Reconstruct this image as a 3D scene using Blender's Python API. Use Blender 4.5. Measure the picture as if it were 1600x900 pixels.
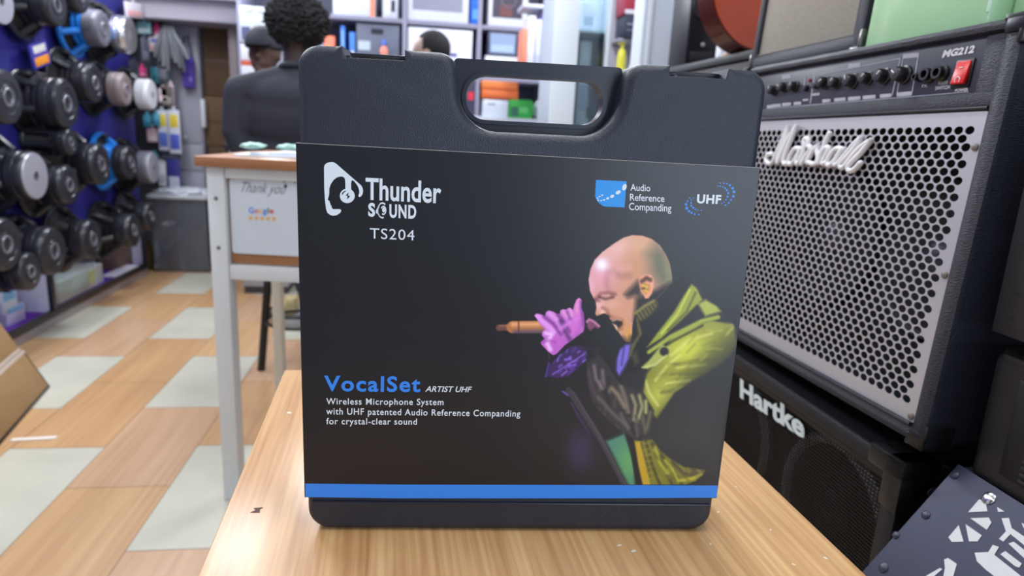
import bpy, bmesh, math, random
import numpy as np
from mathutils import Vector, Matrix, noise

C = bpy.context.scene
for o in list(bpy.data.objects):
    bpy.data.objects.remove(o)
R = math.radians
random.seed(4)

# ------------------------------------------------------------------ camera, world, lights, exposure
F_PX, YAW, PITCH, ROLL, CAM_Z = 1050.0, 0.147154, 0.232488, 0.0501604, 1.17
FOCUS, FSTOP = 0.62, 5.6
WORLD_COLOR, WORLD_STRENGTH = (0.80, 0.88, 1.0), 0.40
EXPOSURE = 0.0


def cam_axes():
    cy, sy = math.cos(YAW), math.sin(YAW)
    cp, sp = math.cos(PITCH), math.sin(PITCH)
    f0, rt = Vector((sy, cy, 0)), Vector((cy, -sy, 0))
    z = Vector((0, 0, 1))
    fw, up = f0 * cp - z * sp, f0 * sp + z * cp
    c, s = math.cos(ROLL), math.sin(ROLL)
    return rt * c + up * s, up * c - rt * s, fw


CR, CU, CF = cam_axes()
CAM = Vector((0, 0, CAM_Z))
cd = bpy.data.cameras.new('camera')
cd.sensor_width = 36.0
cd.lens = F_PX / 1600 * 36.0
cd.clip_start = 0.02
cd.dof.use_dof = True
cd.dof.focus_distance = FOCUS
cd.dof.aperture_fstop = FSTOP
co = bpy.data.objects.new('camera', cd)
C.collection.objects.link(co)
co.matrix_world = Matrix(((CR.x, CU.x, -CF.x, 0), (CR.y, CU.y, -CF.y, 0), (CR.z, CU.z, -CF.z, CAM_Z), (0, 0, 0, 1)))
C.camera = co

w = bpy.data.worlds.new('daylight')
C.world = w
w.use_nodes = True
w.node_tree.nodes['Background'].inputs[0].default_value = (*WORLD_COLOR, 1)
w.node_tree.nodes['Background'].inputs[1].default_value = WORLD_STRENGTH


def area(name, loc, target, sx, sy, power, col):
    l = bpy.data.lights.new(name, 'AREA')
    l.shape = 'RECTANGLE'
    l.size, l.size_y, l.energy, l.color = sx, sy, power, col
    o = bpy.data.objects.new(name, l)
    C.collection.objects.link(o)
    o.location = loc
    o.rotation_euler = (Vector(target) - Vector(loc)).to_track_quat('-Z', 'Y').to_euler()
    return o


COOL = (0.92, 0.955, 1.0)
for i, (x, y, p) in enumerate([(-1.2, 0.6, 14), (0.3, 0.5, 14), (-1.2, 2.2, 22), (0.2, 2.3, 22), (-1.75, 3.8, 34), (0.75, 3.7, 34), (-0.9, 5.0, 26)]):
    area('ceiling_lamp', (x, y, 2.66), (x, y, 0), 0.25, 1.1, p, COOL)
area('track_lamp', (-1.10, 4.86, 2.56), (-0.17, 0.95, 0.77), 0.45, 0.30, 22, COOL)
area('sleeve_sheen_fill', (1.75, -2.4, 1.35), (0.2, 0.7, 0.95), 2.3, 2.5, 90, (0.72, 0.84, 1.0))  # unseen soft light added behind the camera for the sleeve's sheen

vs = C.view_settings
vs.view_transform = 'Standard'
vs.look = 'None'
vs.gamma = 1.0
vs.use_curve_mapping = False
vs.exposure = EXPOSURE


# ------------------------------------------------------------------ pixel rays (used to take real positions from the photograph's geometry)
def ray(x, y):
    return CR * ((x - 800) / F_PX) + CU * ((450 - y) / F_PX) + CF


def onplane(x, y, o, n):
    d = ray(x, y)
    return CAM + d * ((Vector(o) - CAM).dot(n) / d.dot(n))


def atY(x, y, Y):
    return onplane(x, y, (0, Y, 0), Vector((0, 1, 0)))


def atX(x, y, X):
    return onplane(x, y, (X, 0, 0), Vector((1, 0, 0)))


def atZ(x, y, Z):
    return onplane(x, y, (0, 0, Z), Vector((0, 0, 1)))


# ------------------------------------------------------------------ materials
def lin(c):
    return tuple((v / 255 / 12.92) if v <= 10.3 else ((v / 255 + 0.055) / 1.055) ** 2.4 for v in c)


MATS = {}


def mat(name, rgb, rough=0.5, metal=0.0, bump=0.0, scale=200.0, var=0.0, spec=0.5, trans=0.0, alpha=1.0, emit=0.0, coat=0.0, stretch=None):
    if name in MATS:
        return MATS[name]
    m = bpy.data.materials.new(name)
    m.use_nodes = True
    nt = m.node_tree
    b = nt.nodes['Principled BSDF']
    b.inputs['Base Color'].default_value = (*lin(rgb), 1)
    b.inputs['Roughness'].default_value = rough
    b.inputs['Metallic'].default_value = metal
    b.inputs['Specular IOR Level'].default_value = spec
    b.inputs['Transmission Weight'].default_value = trans
    b.inputs['Alpha'].default_value = alpha
    b.inputs['Coat Weight'].default_value = coat
    if emit:
        b.inputs['Emission Color'].default_value = (*lin(rgb), 1)
        b.inputs['Emission Strength'].default_value = emit
    if bump or var:
        tc = nt.nodes.new('ShaderNodeTexCoord')
        n = nt.nodes.new('ShaderNodeTexNoise')
        n.inputs['Scale'].default_value = scale
        n.inputs['Detail'].default_value = 3
        src = tc.outputs['Object']
        if stretch:
            mp = nt.nodes.new('ShaderNodeMapping')
            mp.inputs['Scale'].default_value = stretch
            nt.links.new(src, mp.inputs[0])
            src = mp.outputs[0]
        nt.links.new(src, n.inputs['Vector'])
        if bump:
            bp = nt.nodes.new('ShaderNodeBump')
            bp.inputs['Strength'].default_value = bump
            bp.inputs['Distance'].default_value = 0.002
            nt.links.new(n.outputs['Fac'], bp.inputs['Height'])
            nt.links.new(bp.outputs[0], b.inputs['Normal'])
        if var:
            cr = nt.nodes.new('ShaderNodeValToRGB')
            c = lin(rgb)
            cr.color_ramp.elements[0].position, cr.color_ramp.elements[1].position = 0.3, 0.7
            cr.color_ramp.elements[0].color = (*[v * (1 - var) for v in c], 1)
            cr.color_ramp.elements[1].color = (*[min(1, v * (1 + var)) for v in c], 1)
            nt.links.new(n.outputs['Fac'], cr.inputs[0])
            nt.links.new(cr.outputs[0], b.inputs['Base Color'])
    MATS[name] = m
    return m


def col(rgb, rough=0.5, **k):
    return mat('paint_%d_%d_%d_%d' % (*rgb, int(rough * 100)), rgb, rough, **k)


def wood(name, dark, light, axis, scale, rough=0.35, ring=True):
    m = bpy.data.materials.new(name)
    m.use_nodes = True
    nt = m.node_tree
    b = nt.nodes['Principled BSDF']
    tc = nt.nodes.new('ShaderNodeTexCoord')
    mp = nt.nodes.new('ShaderNodeMapping')
    s = [scale, scale, scale]
    s[axis] = scale * 0.07
    mp.inputs['Scale'].default_value = s
    nt.links.new(tc.outputs['Object'], mp.inputs[0])
    n1 = nt.nodes.new('ShaderNodeTexNoise')
    n1.inputs['Scale'].default_value, n1.inputs['Detail'].default_value, n1.inputs['Distortion'].default_value = 1.0, 6, 1.2
    nt.links.new(mp.outputs[0], n1.inputs['Vector'])
    mp2 = nt.nodes.new('ShaderNodeMapping')
    s2 = [scale * 9] * 3
    s2[axis] = scale * 0.22
    mp2.inputs['Scale'].default_value = s2
    nt.links.new(tc.outputs['Object'], mp2.inputs[0])
    n2 = nt.nodes.new('ShaderNodeTexNoise')
    n2.inputs['Scale'].default_value, n2.inputs['Detail'].default_value = 1.0, 4
    nt.links.new(mp2.outputs[0], n2.inputs['Vector'])
    mx = nt.nodes.new('ShaderNodeMath')
    mx.operation = 'MULTIPLY_ADD'
    mx.inputs[1].default_value, mx.inputs[2].default_value = 0.50, 0.0
    nt.links.new(n2.outputs['Fac'], mx.inputs[0])
    ad = nt.nodes.new('ShaderNodeMath')
    ad.operation = 'MULTIPLY_ADD'
    ad.inputs[1].default_value = 0.50
    nt.links.new(n1.outputs['Fac'], ad.inputs[0])
    nt.links.new(mx.outputs[0], ad.inputs[2])
    cr = nt.nodes.new('ShaderNodeValToRGB')
    e = cr.color_ramp.elements
    e[0].position, e[1].position = 0.30, 0.72
    e[0].color, e[1].color = (*lin(dark), 1), (*lin(light), 1)
    nt.links.new(ad.outputs[0], cr.inputs[0])
    nt.links.new(cr.outputs[0], b.inputs['Base Color'])
    b.inputs['Roughness'].default_value = rough
    return m


# ------------------------------------------------------------------ mesh builder
class MB:
    def __init__(self):
        self.bm = bmesh.new()
        self.mats = []
        self.mi = 0

    def use(self, m):
        if m not in self.mats:
            self.mats.append(m)
        self.mi = self.mats.index(m)
        return self

    def _add(self, verts, faces):
        vs_ = [self.bm.verts.new(v) for v in verts]
        for f in faces:
            try:
                fc = self.bm.faces.new([vs_[i] for i in f])
                fc.material_index = self.mi
            except ValueError:
                pass
        return vs_

    def box(self, c, s, M=None, bev=0.0, seg=2):
        t = bmesh.new()
        bmesh.ops.create_cube(t, size=1)
        bmesh.ops.scale(t, vec=s, verts=t.verts)
        if bev:
            bmesh.ops.bevel(t, geom=t.edges[:], offset=min(bev, min(s) * 0.49), segments=seg, profile=0.5, affect='EDGES')
        bmesh.ops.translate(t, vec=c, verts=t.verts)
        return self.merge(t, M)

    def merge(self, t, M=None):
        if M is not None:
            bmesh.ops.transform(t, matrix=M, verts=t.verts)
        t.verts.index_update()
        self._add([v.co.copy() for v in t.verts], [[v.index for v in f.verts] for f in t.faces])
        t.free()
        return self

    def b2(self, lo, hi, bev=0.0, M=None, seg=2):
        return self.box([(a + b) / 2 for a, b in zip(lo, hi)], [abs(b - a) for a, b in zip(lo, hi)], M, bev, seg)

    def poly(self, pts):
        self._add(pts, [list(range(len(pts)))])
        return self

    def prism(self, pts, fn, d0, d1, bev=0.0, seg=3):
        """outline pts (2D) between depths d0 (front) and d1 (back); fn(x, y, d) -> 3D; bevel on the front rim"""
        t = bmesh.new()
        n = len(pts)
        a = [t.verts.new((p[0], p[1], d0)) for p in pts]
        b = [t.verts.new((p[0], p[1], d1)) for p in pts]
        ff = t.faces.new(a)
        t.faces.new(b[::-1])
        for i in range(n):
            t.faces.new((a[i], b[i], b[(i + 1) % n], a[(i + 1) % n]))
        if bev:
            bmesh.ops.bevel(t, geom=[e for e in ff.edges], offset=bev, segments=seg, profile=0.5, affect='EDGES', clamp_overlap=False)
        bmesh.ops.recalc_face_normals(t, faces=t.faces)
        for v in t.verts:
            v.co = fn(*v.co)
        return self.merge(t)

    def lathe(self, prof, seg=32, M=None, cap=True):
        vs_, fs = [], []
        for r, h in prof:
            for k in range(seg):
                a = 2 * math.pi * k / seg
                vs_.append((r * math.cos(a), r * math.sin(a), h))
        for i in range(len(prof) - 1):
            for k in range(seg):
                k2 = (k + 1) % seg
                fs.append([i * seg + k, i * seg + k2, (i + 1) * seg + k2, (i + 1) * seg + k])
        if cap:
            fs.append(list(range(seg))[::-1])
            fs.append([(len(prof) - 1) * seg + k for k in range(seg)])
        if M is not None:
            vs_ = [M @ Vector(v) for v in vs_]
        self._add(vs_, fs)
        return self

    def tube(self, path, r, seg=8, rs=None):
        path = [Vector(p) for p in path]
        vs_, fs = [], []
        n = len(path)
        prev = None
        for i, p in enumerate(path):
            d = (path[min(i + 1, n - 1)] - path[max(i - 1, 0)])
            if d.length < 1e-9:
                d = Vector((0, 0, 1))
            d.normalize()
            if prev is None:
                u = d.orthogonal().normalized()
            else:
                u = (prev - d * prev.dot(d))
                u = u.normalized() if u.length > 1e-6 else d.orthogonal().normalized()
            prev = u
            v = d.cross(u)
            rr = rs[i] if rs else r
            for k in range(seg):
                a = 2 * math.pi * k / seg
                vs_.append(p + (u * math.cos(a) + v * math.sin(a)) * rr)
        for i in range(n - 1):
            for k in range(seg):
                k2 = (k + 1) % seg
                fs.append([i * seg + k, i * seg + k2, (i + 1) * seg + k2, (i + 1) * seg + k])
        fs.append(list(range(seg))[::-1])
        fs.append([(n - 1) * seg + k for k in range(seg)])
        self._add(vs_, fs)
        return self

    def ell(self, c, r, M=None, sub=3, fn=None):
        t = bmesh.new()
        bmesh.ops.create_icosphere(t, subdivisions=sub, radius=1)
        for v in t.verts:
            k = fn(v.co) if fn else 1.0
            v.co = Vector((v.co.x * r[0] * k, v.co.y * r[1] * k, v.co.z * r[2] * k))
            if M is not None:
                v.co = M @ v.co
            v.co += Vector(c)
        return self.merge(t)

    def cap(self, a, b, ra, rb, seg=12):
        a, b = Vector(a), Vector(b)
        d = (b - a)
        L = d.length
        d.normalize()
        pts, rs = [], []
        for k in range(4):
            t = math.pi / 2 * (1 - k / 4)
            pts.append(a - d * ra * math.sin(t) * 0.98)
            rs.append(max(ra * math.cos(t), ra * 0.08))
        pts += [a, b]
        rs += [ra, rb]
        for k in range(1, 5):
            t = math.pi / 2 * k / 4
            pts.append(b + d * rb * math.sin(t) * 0.98)
            rs.append(max(rb * math.cos(t), rb * 0.08))
        return self.tube(pts, 0, seg, rs)

    def fillet(self, pts, ds, fn, d0, d1, n=6):
        """outline with a rounded front rim; ds = rim radius at each outline point; depths d0 (front) to d1 (back)"""
        N = len(pts)
        area2 = sum(pts[i][0] * pts[(i + 1) % N][1] - pts[(i + 1) % N][0] * pts[i][1] for i in range(N))
        sg = 1 if area2 > 0 else -1
        nr = []
        for i in range(N):
            a, b, c = Vector(pts[i - 1]), Vector(pts[i]), Vector(pts[(i + 1) % N])
            e1, e2 = (b - a).normalized(), (c - b).normalized()
            n1, n2 = Vector((-e1.y, e1.x)) * sg, Vector((-e2.y, e2.x)) * sg
            nr.append((n1 + n2) / max(0.35, 1 + n1.dot(n2)))
        sgn = 1 if d1 > d0 else -1
        rings = []
        for k in range(n + 1):
            t_ = math.pi / 2 * k / n
            rings.append([(pts[i][0] + nr[i].x * ds[i] * (1 - math.sin(t_)), pts[i][1] + nr[i].y * ds[i] * (1 - math.sin(t_)), d0 + sgn * ds[i] * (1 - math.cos(t_))) for i in range(N)])
        rings.append([(p[0], p[1], d1) for p in pts])
        t = bmesh.new()
        vr = [[t.verts.new(p) for p in r] for r in rings]
        for k in range(len(vr) - 1):
            for i in range(N):
                j = (i + 1) % N
                t.faces.new((vr[k][i], vr[k][j], vr[k + 1][j], vr[k + 1][i]))
        for L in (vr[0], vr[-1]):
            es = [t.edges.get((L[i], L[(i + 1) % N])) for i in range(N)]
            bmesh.ops.triangle_fill(t, use_beauty=True, use_dissolve=False, edges=es)
        for v in t.verts:
            v.co = fn(*v.co)
        return self.merge(t)

    def build(self, name, m=None, parent=None, smooth=40, kind=None):
        me = bpy.data.meshes.new(name)
        bmesh.ops.recalc_face_normals(self.bm, faces=self.bm.faces)
        self.bm.to_mesh(me)
        self.bm.free()
        for mm in (self.mats or [m]):
            me.materials.append(mm)
        if smooth:
            me.polygons.foreach_set('use_smooth', [True] * len(me.polygons))
            me.set_sharp_from_angle(angle=R(smooth))
        o = bpy.data.objects.new(name, me)
        C.collection.objects.link(o)
        if parent is not None:
            o.parent = parent
        if kind:
            o['kind'] = kind
        return o


def tag(o, label, cat, group=None):
    o['label'], o['category'] = label, cat
    if group:
        o['group'] = group
    return o


def thing(name, label, cat, loc=(0, 0, 0), M=None, rz=0, group=None):
    o = bpy.data.objects.new(name, None)
    o.empty_display_size = 0.05
    C.collection.objects.link(o)
    if M is not None:
        o.matrix_world = M
    else:
        o.location = loc
        o.rotation_euler = (0, 0, rz)
    return tag(o, label, cat, group)


def struct(name, mb, m=None, smooth=0):
    o = mb.build(name, m, None, smooth)
    o['kind'] = 'structure'
    return o


def frame(o, ux, uy, uz):
    return Matrix(((ux[0], uy[0], uz[0], o[0]), (ux[1], uy[1], uz[1], o[1]), (ux[2], uy[2], uz[2], o[2]), (0, 0, 0, 1)))


def rounded(pts, rad, seg=6):
    """polygon corners -> outline with rounded corners"""
    out = []
    n = len(pts)
    for i in range(n):
        p, a, b = Vector(pts[i]), Vector(pts[i - 1]), Vector(pts[(i + 1) % n])
        r = rad[i] if isinstance(rad, (list, tuple)) else rad
        if r <= 0:
            out.append((p.x, p.y))
            continue
        d1, d2 = (a - p).normalized(), (b - p).normalized()
        ang = d1.angle(d2)
        t = min(r / math.tan(ang / 2), (a - p).length * 0.49, (b - p).length * 0.49)
        rr = t * math.tan(ang / 2)
        cen = p + (d1 + d2).normalized() * (rr / math.sin(ang / 2))
        s, e = p + d1 * t - cen, p + d2 * t - cen
        a0, a1 = math.atan2(s.y, s.x), math.atan2(e.y, e.x)
        da = (a1 - a0 + math.pi) % (2 * math.pi) - math.pi
        for k in range(seg + 1):
            q = a0 + da * k / seg
            out.append((cen.x + rr * math.cos(q), cen.y + rr * math.sin(q)))
    return out


FONTCACHE = {}


def glyphs(s, bold=0.0, space=1.0):
    """letters of the built-in font as (2D verts, faces), cap height 1"""
    key = (s, bold, space)
    if key in FONTCACHE:
        return FONTCACHE[key]

    def raw(t):
        cu = bpy.data.curves.new('lettering_curve', 'FONT')
        cu.body, cu.offset, cu.space_character, cu.fill_mode, cu.resolution_u = t, bold, space, 'FRONT', 4
        ob = bpy.data.objects.new('lettering_curve', cu)
        C.collection.objects.link(ob)
        me = bpy.data.meshes.new_from_object(ob.evaluated_get(bpy.context.evaluated_depsgraph_get()))
        v = [(q.co.x, q.co.y) for q in me.vertices]
        f = [list(p.vertices) for p in me.polygons]
        bpy.data.objects.remove(ob)
        bpy.data.meshes.remove(me)
        bpy.data.curves.remove(cu)
        return v, f
    hv, _ = raw('H')
    b0, h = min(y for _, y in hv), max(y for _, y in hv) - min(y for _, y in hv)
    v, f = raw(s)
    x0, x1 = min(x for x, _ in v), max(x for x, _ in v)
    v = [((x - x0) / (x1 - x0), (y - b0) / h) for x, y in v]
    FONTCACHE[key] = (v, f)
    return v, f


def text(mb, s, BL, BR, TL, fn, bold=0.0, shear=0.0, space=1.0):
    """lettering whose baseline runs BL -> BR and whose cap line starts at TL (2D), placed by fn(x, y) -> 3D"""
    v, f = glyphs(s, bold, space)
    BL, BR, TL = Vector(BL), Vector(BR), Vector(TL)
    e1, e2 = BR - BL, TL - BL
    pts = []
    for x, y in v:
        p = BL + e1 * (x + shear * y * e2.length / e1.length) + e2 * y
        pts.append(fn(p.x, p.y))
    mb._add(pts, f)


def disc(c, rx, ry, rot=0, n=16):
    return [(c[0] + rx * math.cos(a) * math.cos(rot) - ry * math.sin(a) * math.sin(rot),
             c[1] + rx * math.cos(a) * math.sin(rot) + ry * math.sin(a) * math.cos(rot)) for a in [2 * math.pi * k / n for k in range(n)]]


def holed_plate(name, outer, holes, thick, m, parent, fn, n=14):
    """flat plate with round holes, made by filling a 2D curve"""
    cu = bpy.data.curves.new(name, 'CURVE')
    cu.dimensions = '2D'
    cu.fill_mode = 'BOTH'
    cu.extrude = thick / 2
    S = 10.0
    for pts in [outer] + [disc((x, y), rx, ry, 0, n) for x, y, rx, ry in holes]:
        sp = cu.splines.new('POLY')
        sp.points.add(len(pts) - 1)
        for p, q in zip(sp.points, pts):
            p.co = (q[0] * S, q[1] * S, 0, 1)
        sp.use_cyclic_u = True
    cu.extrude *= S
    ob = bpy.data.objects.new(name + '_curve', cu)
    C.collection.objects.link(ob)
    me = bpy.data.meshes.new_from_object(ob.evaluated_get(bpy.context.evaluated_depsgraph_get()))
    bpy.data.objects.remove(ob)
    bpy.data.curves.remove(cu)
    for v in me.vertices:
        v.co = fn(v.co.x / S, v.co.y / S, v.co.z / S)
    me.materials.clear()
    me.materials.append(m)
    o = bpy.data.objects.new(name, me)
    C.collection.objects.link(o)
    o.parent = parent
    return o

# ------------------------------------------------------------------ the room
WOODS = [wood('floor_wood_%d' % i, d, l, 1, 7.0, 0.30) for i, (d, l) in enumerate([((174, 132, 92), (204, 164, 120)), ((178, 136, 96), (208, 170, 126)), ((176, 136, 104), (206, 170, 136))])]
TILE = mat('floor_pale_tile', (192, 190, 174), 0.3, var=0.06, scale=5)
GROUT = col((120, 95, 72), 0.7)
fl = MB()
for c in range(-5, 10):
    x0 = -1.39 + 0.31 * c
    odd = c % 2
    for k in range(-5, 8):
        y0 = (2.08 if odd else 1.735) + 0.625 * k
        if k % 3 == (1 if odd else 0):
            fl.use(TILE)
        else:
            fl.use(WOODS[(c * 5 + k * 3 + c * k) % 3])
        g = 0.0012
        fl.poly([(x0 + g, y0 + g, 0), (x0 + 0.31 - g, y0 + g, 0), (x0 + 0.31 - g, y0 + 0.625 - g, 0), (x0 + g, y0 + 0.625 - g, 0)])
fl.use(GROUT).b2((-3.0, -1.5, -0.05), (1.8, 6.8, -0.001))
struct('floor', fl)

WALLP = mat('wall_paint', (206, 206, 214), 0.7, bump=0.1, scale=60)
GREYP = mat('grey_board', (150, 150, 162), 0.55)
struct('wall_back', MB().b2((-2.7, 6.0, 0), (1.6, 6.1, 2.75)), WALLP)
struct('wall_left', MB().b2((-2.7, -1.0, 0), (-2.6, 6.0, 2.75)), WALLP)
struct('wall_right', MB().b2((1.45, -1.0, 0), (1.55, 6.0, 2.75)), WALLP)
struct('ceiling', MB().b2((-2.7, -1.0, 2.75), (1.55, 6.1, 2.85)), mat('ceiling_paint', (225, 225, 228), 0.8))
# beam over the doorway at the back
bp0, bp1 = atY(230, 18, 5.3), atY(366, 35, 5.3)
struct('trim_1', MB().b2((-2.1, 5.3, bp1.z - 0.01), (-1.24, 5.95, bp1.z + 0.14), 0.01), mat('beam_grey', (176, 172, 182), 0.6))
struct('trim_2', MB().b2((-2.1, 5.22, bp1.z + 0.13), (-1.24, 5.95, bp1.z + 0.6), 0.01), mat('soffit_grey', (196, 190, 198), 0.6))

# ------------------------------------------------------------------ foreground table
ty = 0.04
tb = thing('work_table', 'wood-grain laminate table carrying the black microphone case', 'table', (0, 0, 0),
           frame((-0.208, 1.072, 0), (math.cos(ty), math.sin(ty) * 0.9, 0), (math.sin(ty), -math.cos(ty), 0), (0, 0, 1)) @ Matrix(((1, 0, 0, 0), (0, 1, 0, 0), (0, 0, 1, 0), (0, 0, 0, 1))))
tb.matrix_world = Matrix.Translation((-0.208, 1.072, 0)) @ Matrix.Rotation(ty, 4, 'Z')
TW, TD = 0.618, 0.92
OAK = wood('table_laminate', (180, 126, 74), (246, 202, 144), 1, 17.0, 0.25)
MB().b2((0, -TD, 0.746), (TW, 0, 0.77), 0.0015).build('table_top', OAK, tb)
MB().b2((0.0005, -TD - 0.001, 0.7455), (TW + 0.0008, 0.0008, 0.7690), 0.001).build('edge_band', col((224, 190, 148), 0.4), tb)
st = col((205, 208, 210), 0.4)
for x, y in ((0.035, -0.035), (TW - 0.035, -0.035), (0.035, -TD + 0.035), (TW - 0.035, -TD + 0.035)):
    MB().b2((x - 0.02, y - 0.02, 0), (x + 0.02, y + 0.02, 0.7455), 0.003).build('leg', st, tb)
for y in (-0.035, -TD + 0.035):
    MB().b2((0.055, y - 0.012, 0.69), (TW - 0.055, y + 0.012, 0.7455), 0.002).build('apron', st, tb)
chip = atZ(401, 797, 0.7702)
Ti = tb.matrix_world.inverted()
q = Ti @ chip
mk = MB().use(col((96, 70, 66), 0.8))
mk.poly([(q.x - 0.006, q.y - 0.004, 0.7703), (q.x + 0.004, q.y - 0.005, 0.7703), (q.x + 0.003, q.y + 0.001, 0.7703), (q.x + 0.006, q.y + 0.005, 0.7703), (q.x - 0.004, q.y + 0.004, 0.7703), (q.x - 0.001, q.y)  + (0.7703,)])
mk.build('scuff_mark', None, tb, 0)
SPECK = col((238, 222, 200), 0.6)
for px, py, s in [(968, 852, .0022), (990, 861, .0025), (1122, 800, .0016), (1290, 872, .002), (1204, 828, .0013), (452, 645, .003), (1110, 850, .0016), (1240, 882, .0015), (1150, 760, .001)]:
    q = Ti @ atZ(px, py, 0.7702)
    mk = MB()
    mk.poly([(q.x + s * a, q.y + s * b, 0.7703) for a, b in disc((0, 0), 1.3, 0.8, px, 7)])
    mk.build('paint_speck', SPECK, tb, 0)

# ------------------------------------------------------------------ the carrying case
CY = 0.0694
CO = Vector((0.1063, 0.6011, 0.77))
CUx, CN = Vector((math.cos(CY), -math.sin(CY), 0)), Vector((math.sin(CY), math.cos(CY), 0))
CMAT = frame(CO, CUx, CN, (0, 0, 1))
PLASTIC = mat('case_plastic', (34, 40, 53), 0.40, bump=0.35, scale=900)
PLASTIC2 = mat('case_plastic_smooth', (30, 35, 48), 0.34)
DARKP = col((14, 14, 16), 0.5)


def cuv(x, y, off=0.0):
    p = onplane(x, y, CO + CN * off, CN) - CO
    return p.dot(CUx), p.z


case = thing('carrying_case', 'black plastic microphone carrying case with moulded handle on the wooden table', 'case', M=CMAT)
cs = lambda x, y, d: (x, d, y)
TOP = 0.461
NL0, NL1, NR0, NR1, ND = -0.1717, -0.1186, 0.1124, 0.1656, 0.452


def shell(d0, d1, bev, flip=False):
    pts = [(-0.2095, 0.0), (-0.2095, TOP), (NL0, TOP), (NL0 + 0.002, ND), (NL1, ND), (NL1, TOP), (-0.0755, TOP), (-0.0675, 0.3965), (0.0665, 0.3965), (0.0765, TOP),
           (NR0, TOP), (NR0, ND), (NR1 - 0.002, ND), (NR1, TOP), (0.2035, TOP), (0.2035, 0.0)]
    rad = [0.022, 0.026, 0, 0, 0, 0, 0.016, 0.034, 0.034, 0.016, 0, 0, 0, 0, 0.026, 0.022]
    out, dl = [], []
    sharp = {2, 3, 4, 5, 10, 11, 12, 13}
    for i in range(len(pts)):
        arc = rounded([pts[i - 1], pts[i], pts[(i + 1) % len(pts)]], [0, rad[i], 0], 10)[1:-1]
        for q in arc:
            out.append(q)
            dl.append(0.0012 if i in sharp else (0.0095 if i in (6, 7, 8, 9) else 0.0085))
        nx = pts[(i + 1) % len(pts)]
        if i in (1, 5, 9, 13):        # keep the wide rim up to the notch
            step = 0.006
            if i in (1, 9):
                out.append((nx[0] - step, nx[1]))
            else:
                out.append((pts[i][0] + step, pts[i][1]))
            dl.append(0.0075)
    m = MB()
    m.fillet(out, dl, cs, d0, d1)
    return m


shell(0.0012, 0.046, 0).build('front_shell', PLASTIC, case, 35)
shell(0.098, 0.0478, 0).build('back_shell', PLASTIC, case, 35)
lip = rounded([(-0.2070, 0.0025), (-0.2070, 0.449), (-0.0705, 0.449), (-0.0645, 0.3935), (0.0635, 0.3935), (0.0715, 0.449), (0.201, 0.449), (0.201, 0.0025)], [0.02, 0.02, 0.014, 0.036, 0.036, 0.014, 0.02, 0.02], 8)
MB().prism(lip, cs, 0.044, 0.049, 0).build('seam_lip', DARKP, case, 35)
# handle bar with its stadium-shaped hole
h0 = 0.030
hole = rounded([(-0.0655, 0.4065), (-0.0655, 0.4455), (0.0605, 0.4455), (0.0605, 0.4065)], 0.0185, 10)
outer = rounded([(-0.0790, 0.392), (-0.0772, 0.4592), (0.0765, 0.4592), (0.0790, 0.392)], [0.001, 0.004, 0.004, 0.001], 4)


def ring(mb, inner, outerp, fn, d0, d1):
    n, m_ = len(inner), len(outerp)
    t = bmesh.new()
    es = []
    for L in (inner, outerp):
        vv = [t.verts.new((x, y, 0)) for x, y in L]
        es += [t.edges.new((vv[i], vv[(i + 1) % len(vv)])) for i in range(len(vv))]
    r = bmesh.ops.triangle_fill(t, use_beauty=True, use_dissolve=False, edges=es, normal=(0, 0, 1))
    faces = [g for g in r['geom'] if isinstance(g, bmesh.types.BMFace)]
    ext = bmesh.ops.extrude_face_region(t, geom=faces)
    for v in t.verts:
        v.co.z = d0
    for g in ext['geom']:
        if isinstance(g, bmesh.types.BMVert):
            g.co.z = d1
    for v in t.verts:
        v.co = fn(*v.co)
    return mb.merge(t)


hb = MB()
ring(hb, hole, outer, cs, h0, 0.048)
hb.build('handle', PLASTIC2, case, 35)
collar_i = rounded([(-0.0655, 0.4065), (-0.0655, 0.4455), (0.0605, 0.4455), (0.0605, 0.4065)], 0.0185, 12)
collar_o = rounded([(-0.0690, 0.4030), (-0.0690, 0.4490), (0.0640, 0.4490), (0.0640, 0.4030)], 0.0215, 12)
hc = MB()
ring(hc, collar_i, collar_o, cs, h0 - 0.0035, h0 + 0.002)
hc.build('handle_rim', PLASTIC2, case, 35)
# snap latches in the two notches
for a, b in ((NL0, NL1), (NR0, NR1)):
    l = MB().b2((a + 0.004, 0.020, ND - 0.002), (b - 0.001, 0.038, ND + 0.0058), 0.001)
    lo = l.build('latch', PLASTIC2, case)
    MB().b2((a + 0.012, 0.0192, ND - 0.001), (b - 0.006, 0.0210, ND + 0.0040), 0.0003).build('latch_slot', DARKP, lo)
    MB().b2((a + 0.0035, 0.003, ND - 0.002), (a + 0.008, 0.02, ND + 0.0022), 0.001).build('latch_pin', PLASTIC2, lo)
MB().b2((-0.2042, -0.0012, 0.0308), (0.1988, 0.004, 0.0336), 0.0012).build('bottom_ridge', PLASTIC2, case)
for u in (-0.16, 0.155):
    MB().b2((u - 0.02, 0.055, -0.0005), (u + 0.02, 0.085, 0.004), 0.001).build('foot', DARKP, case)

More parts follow.
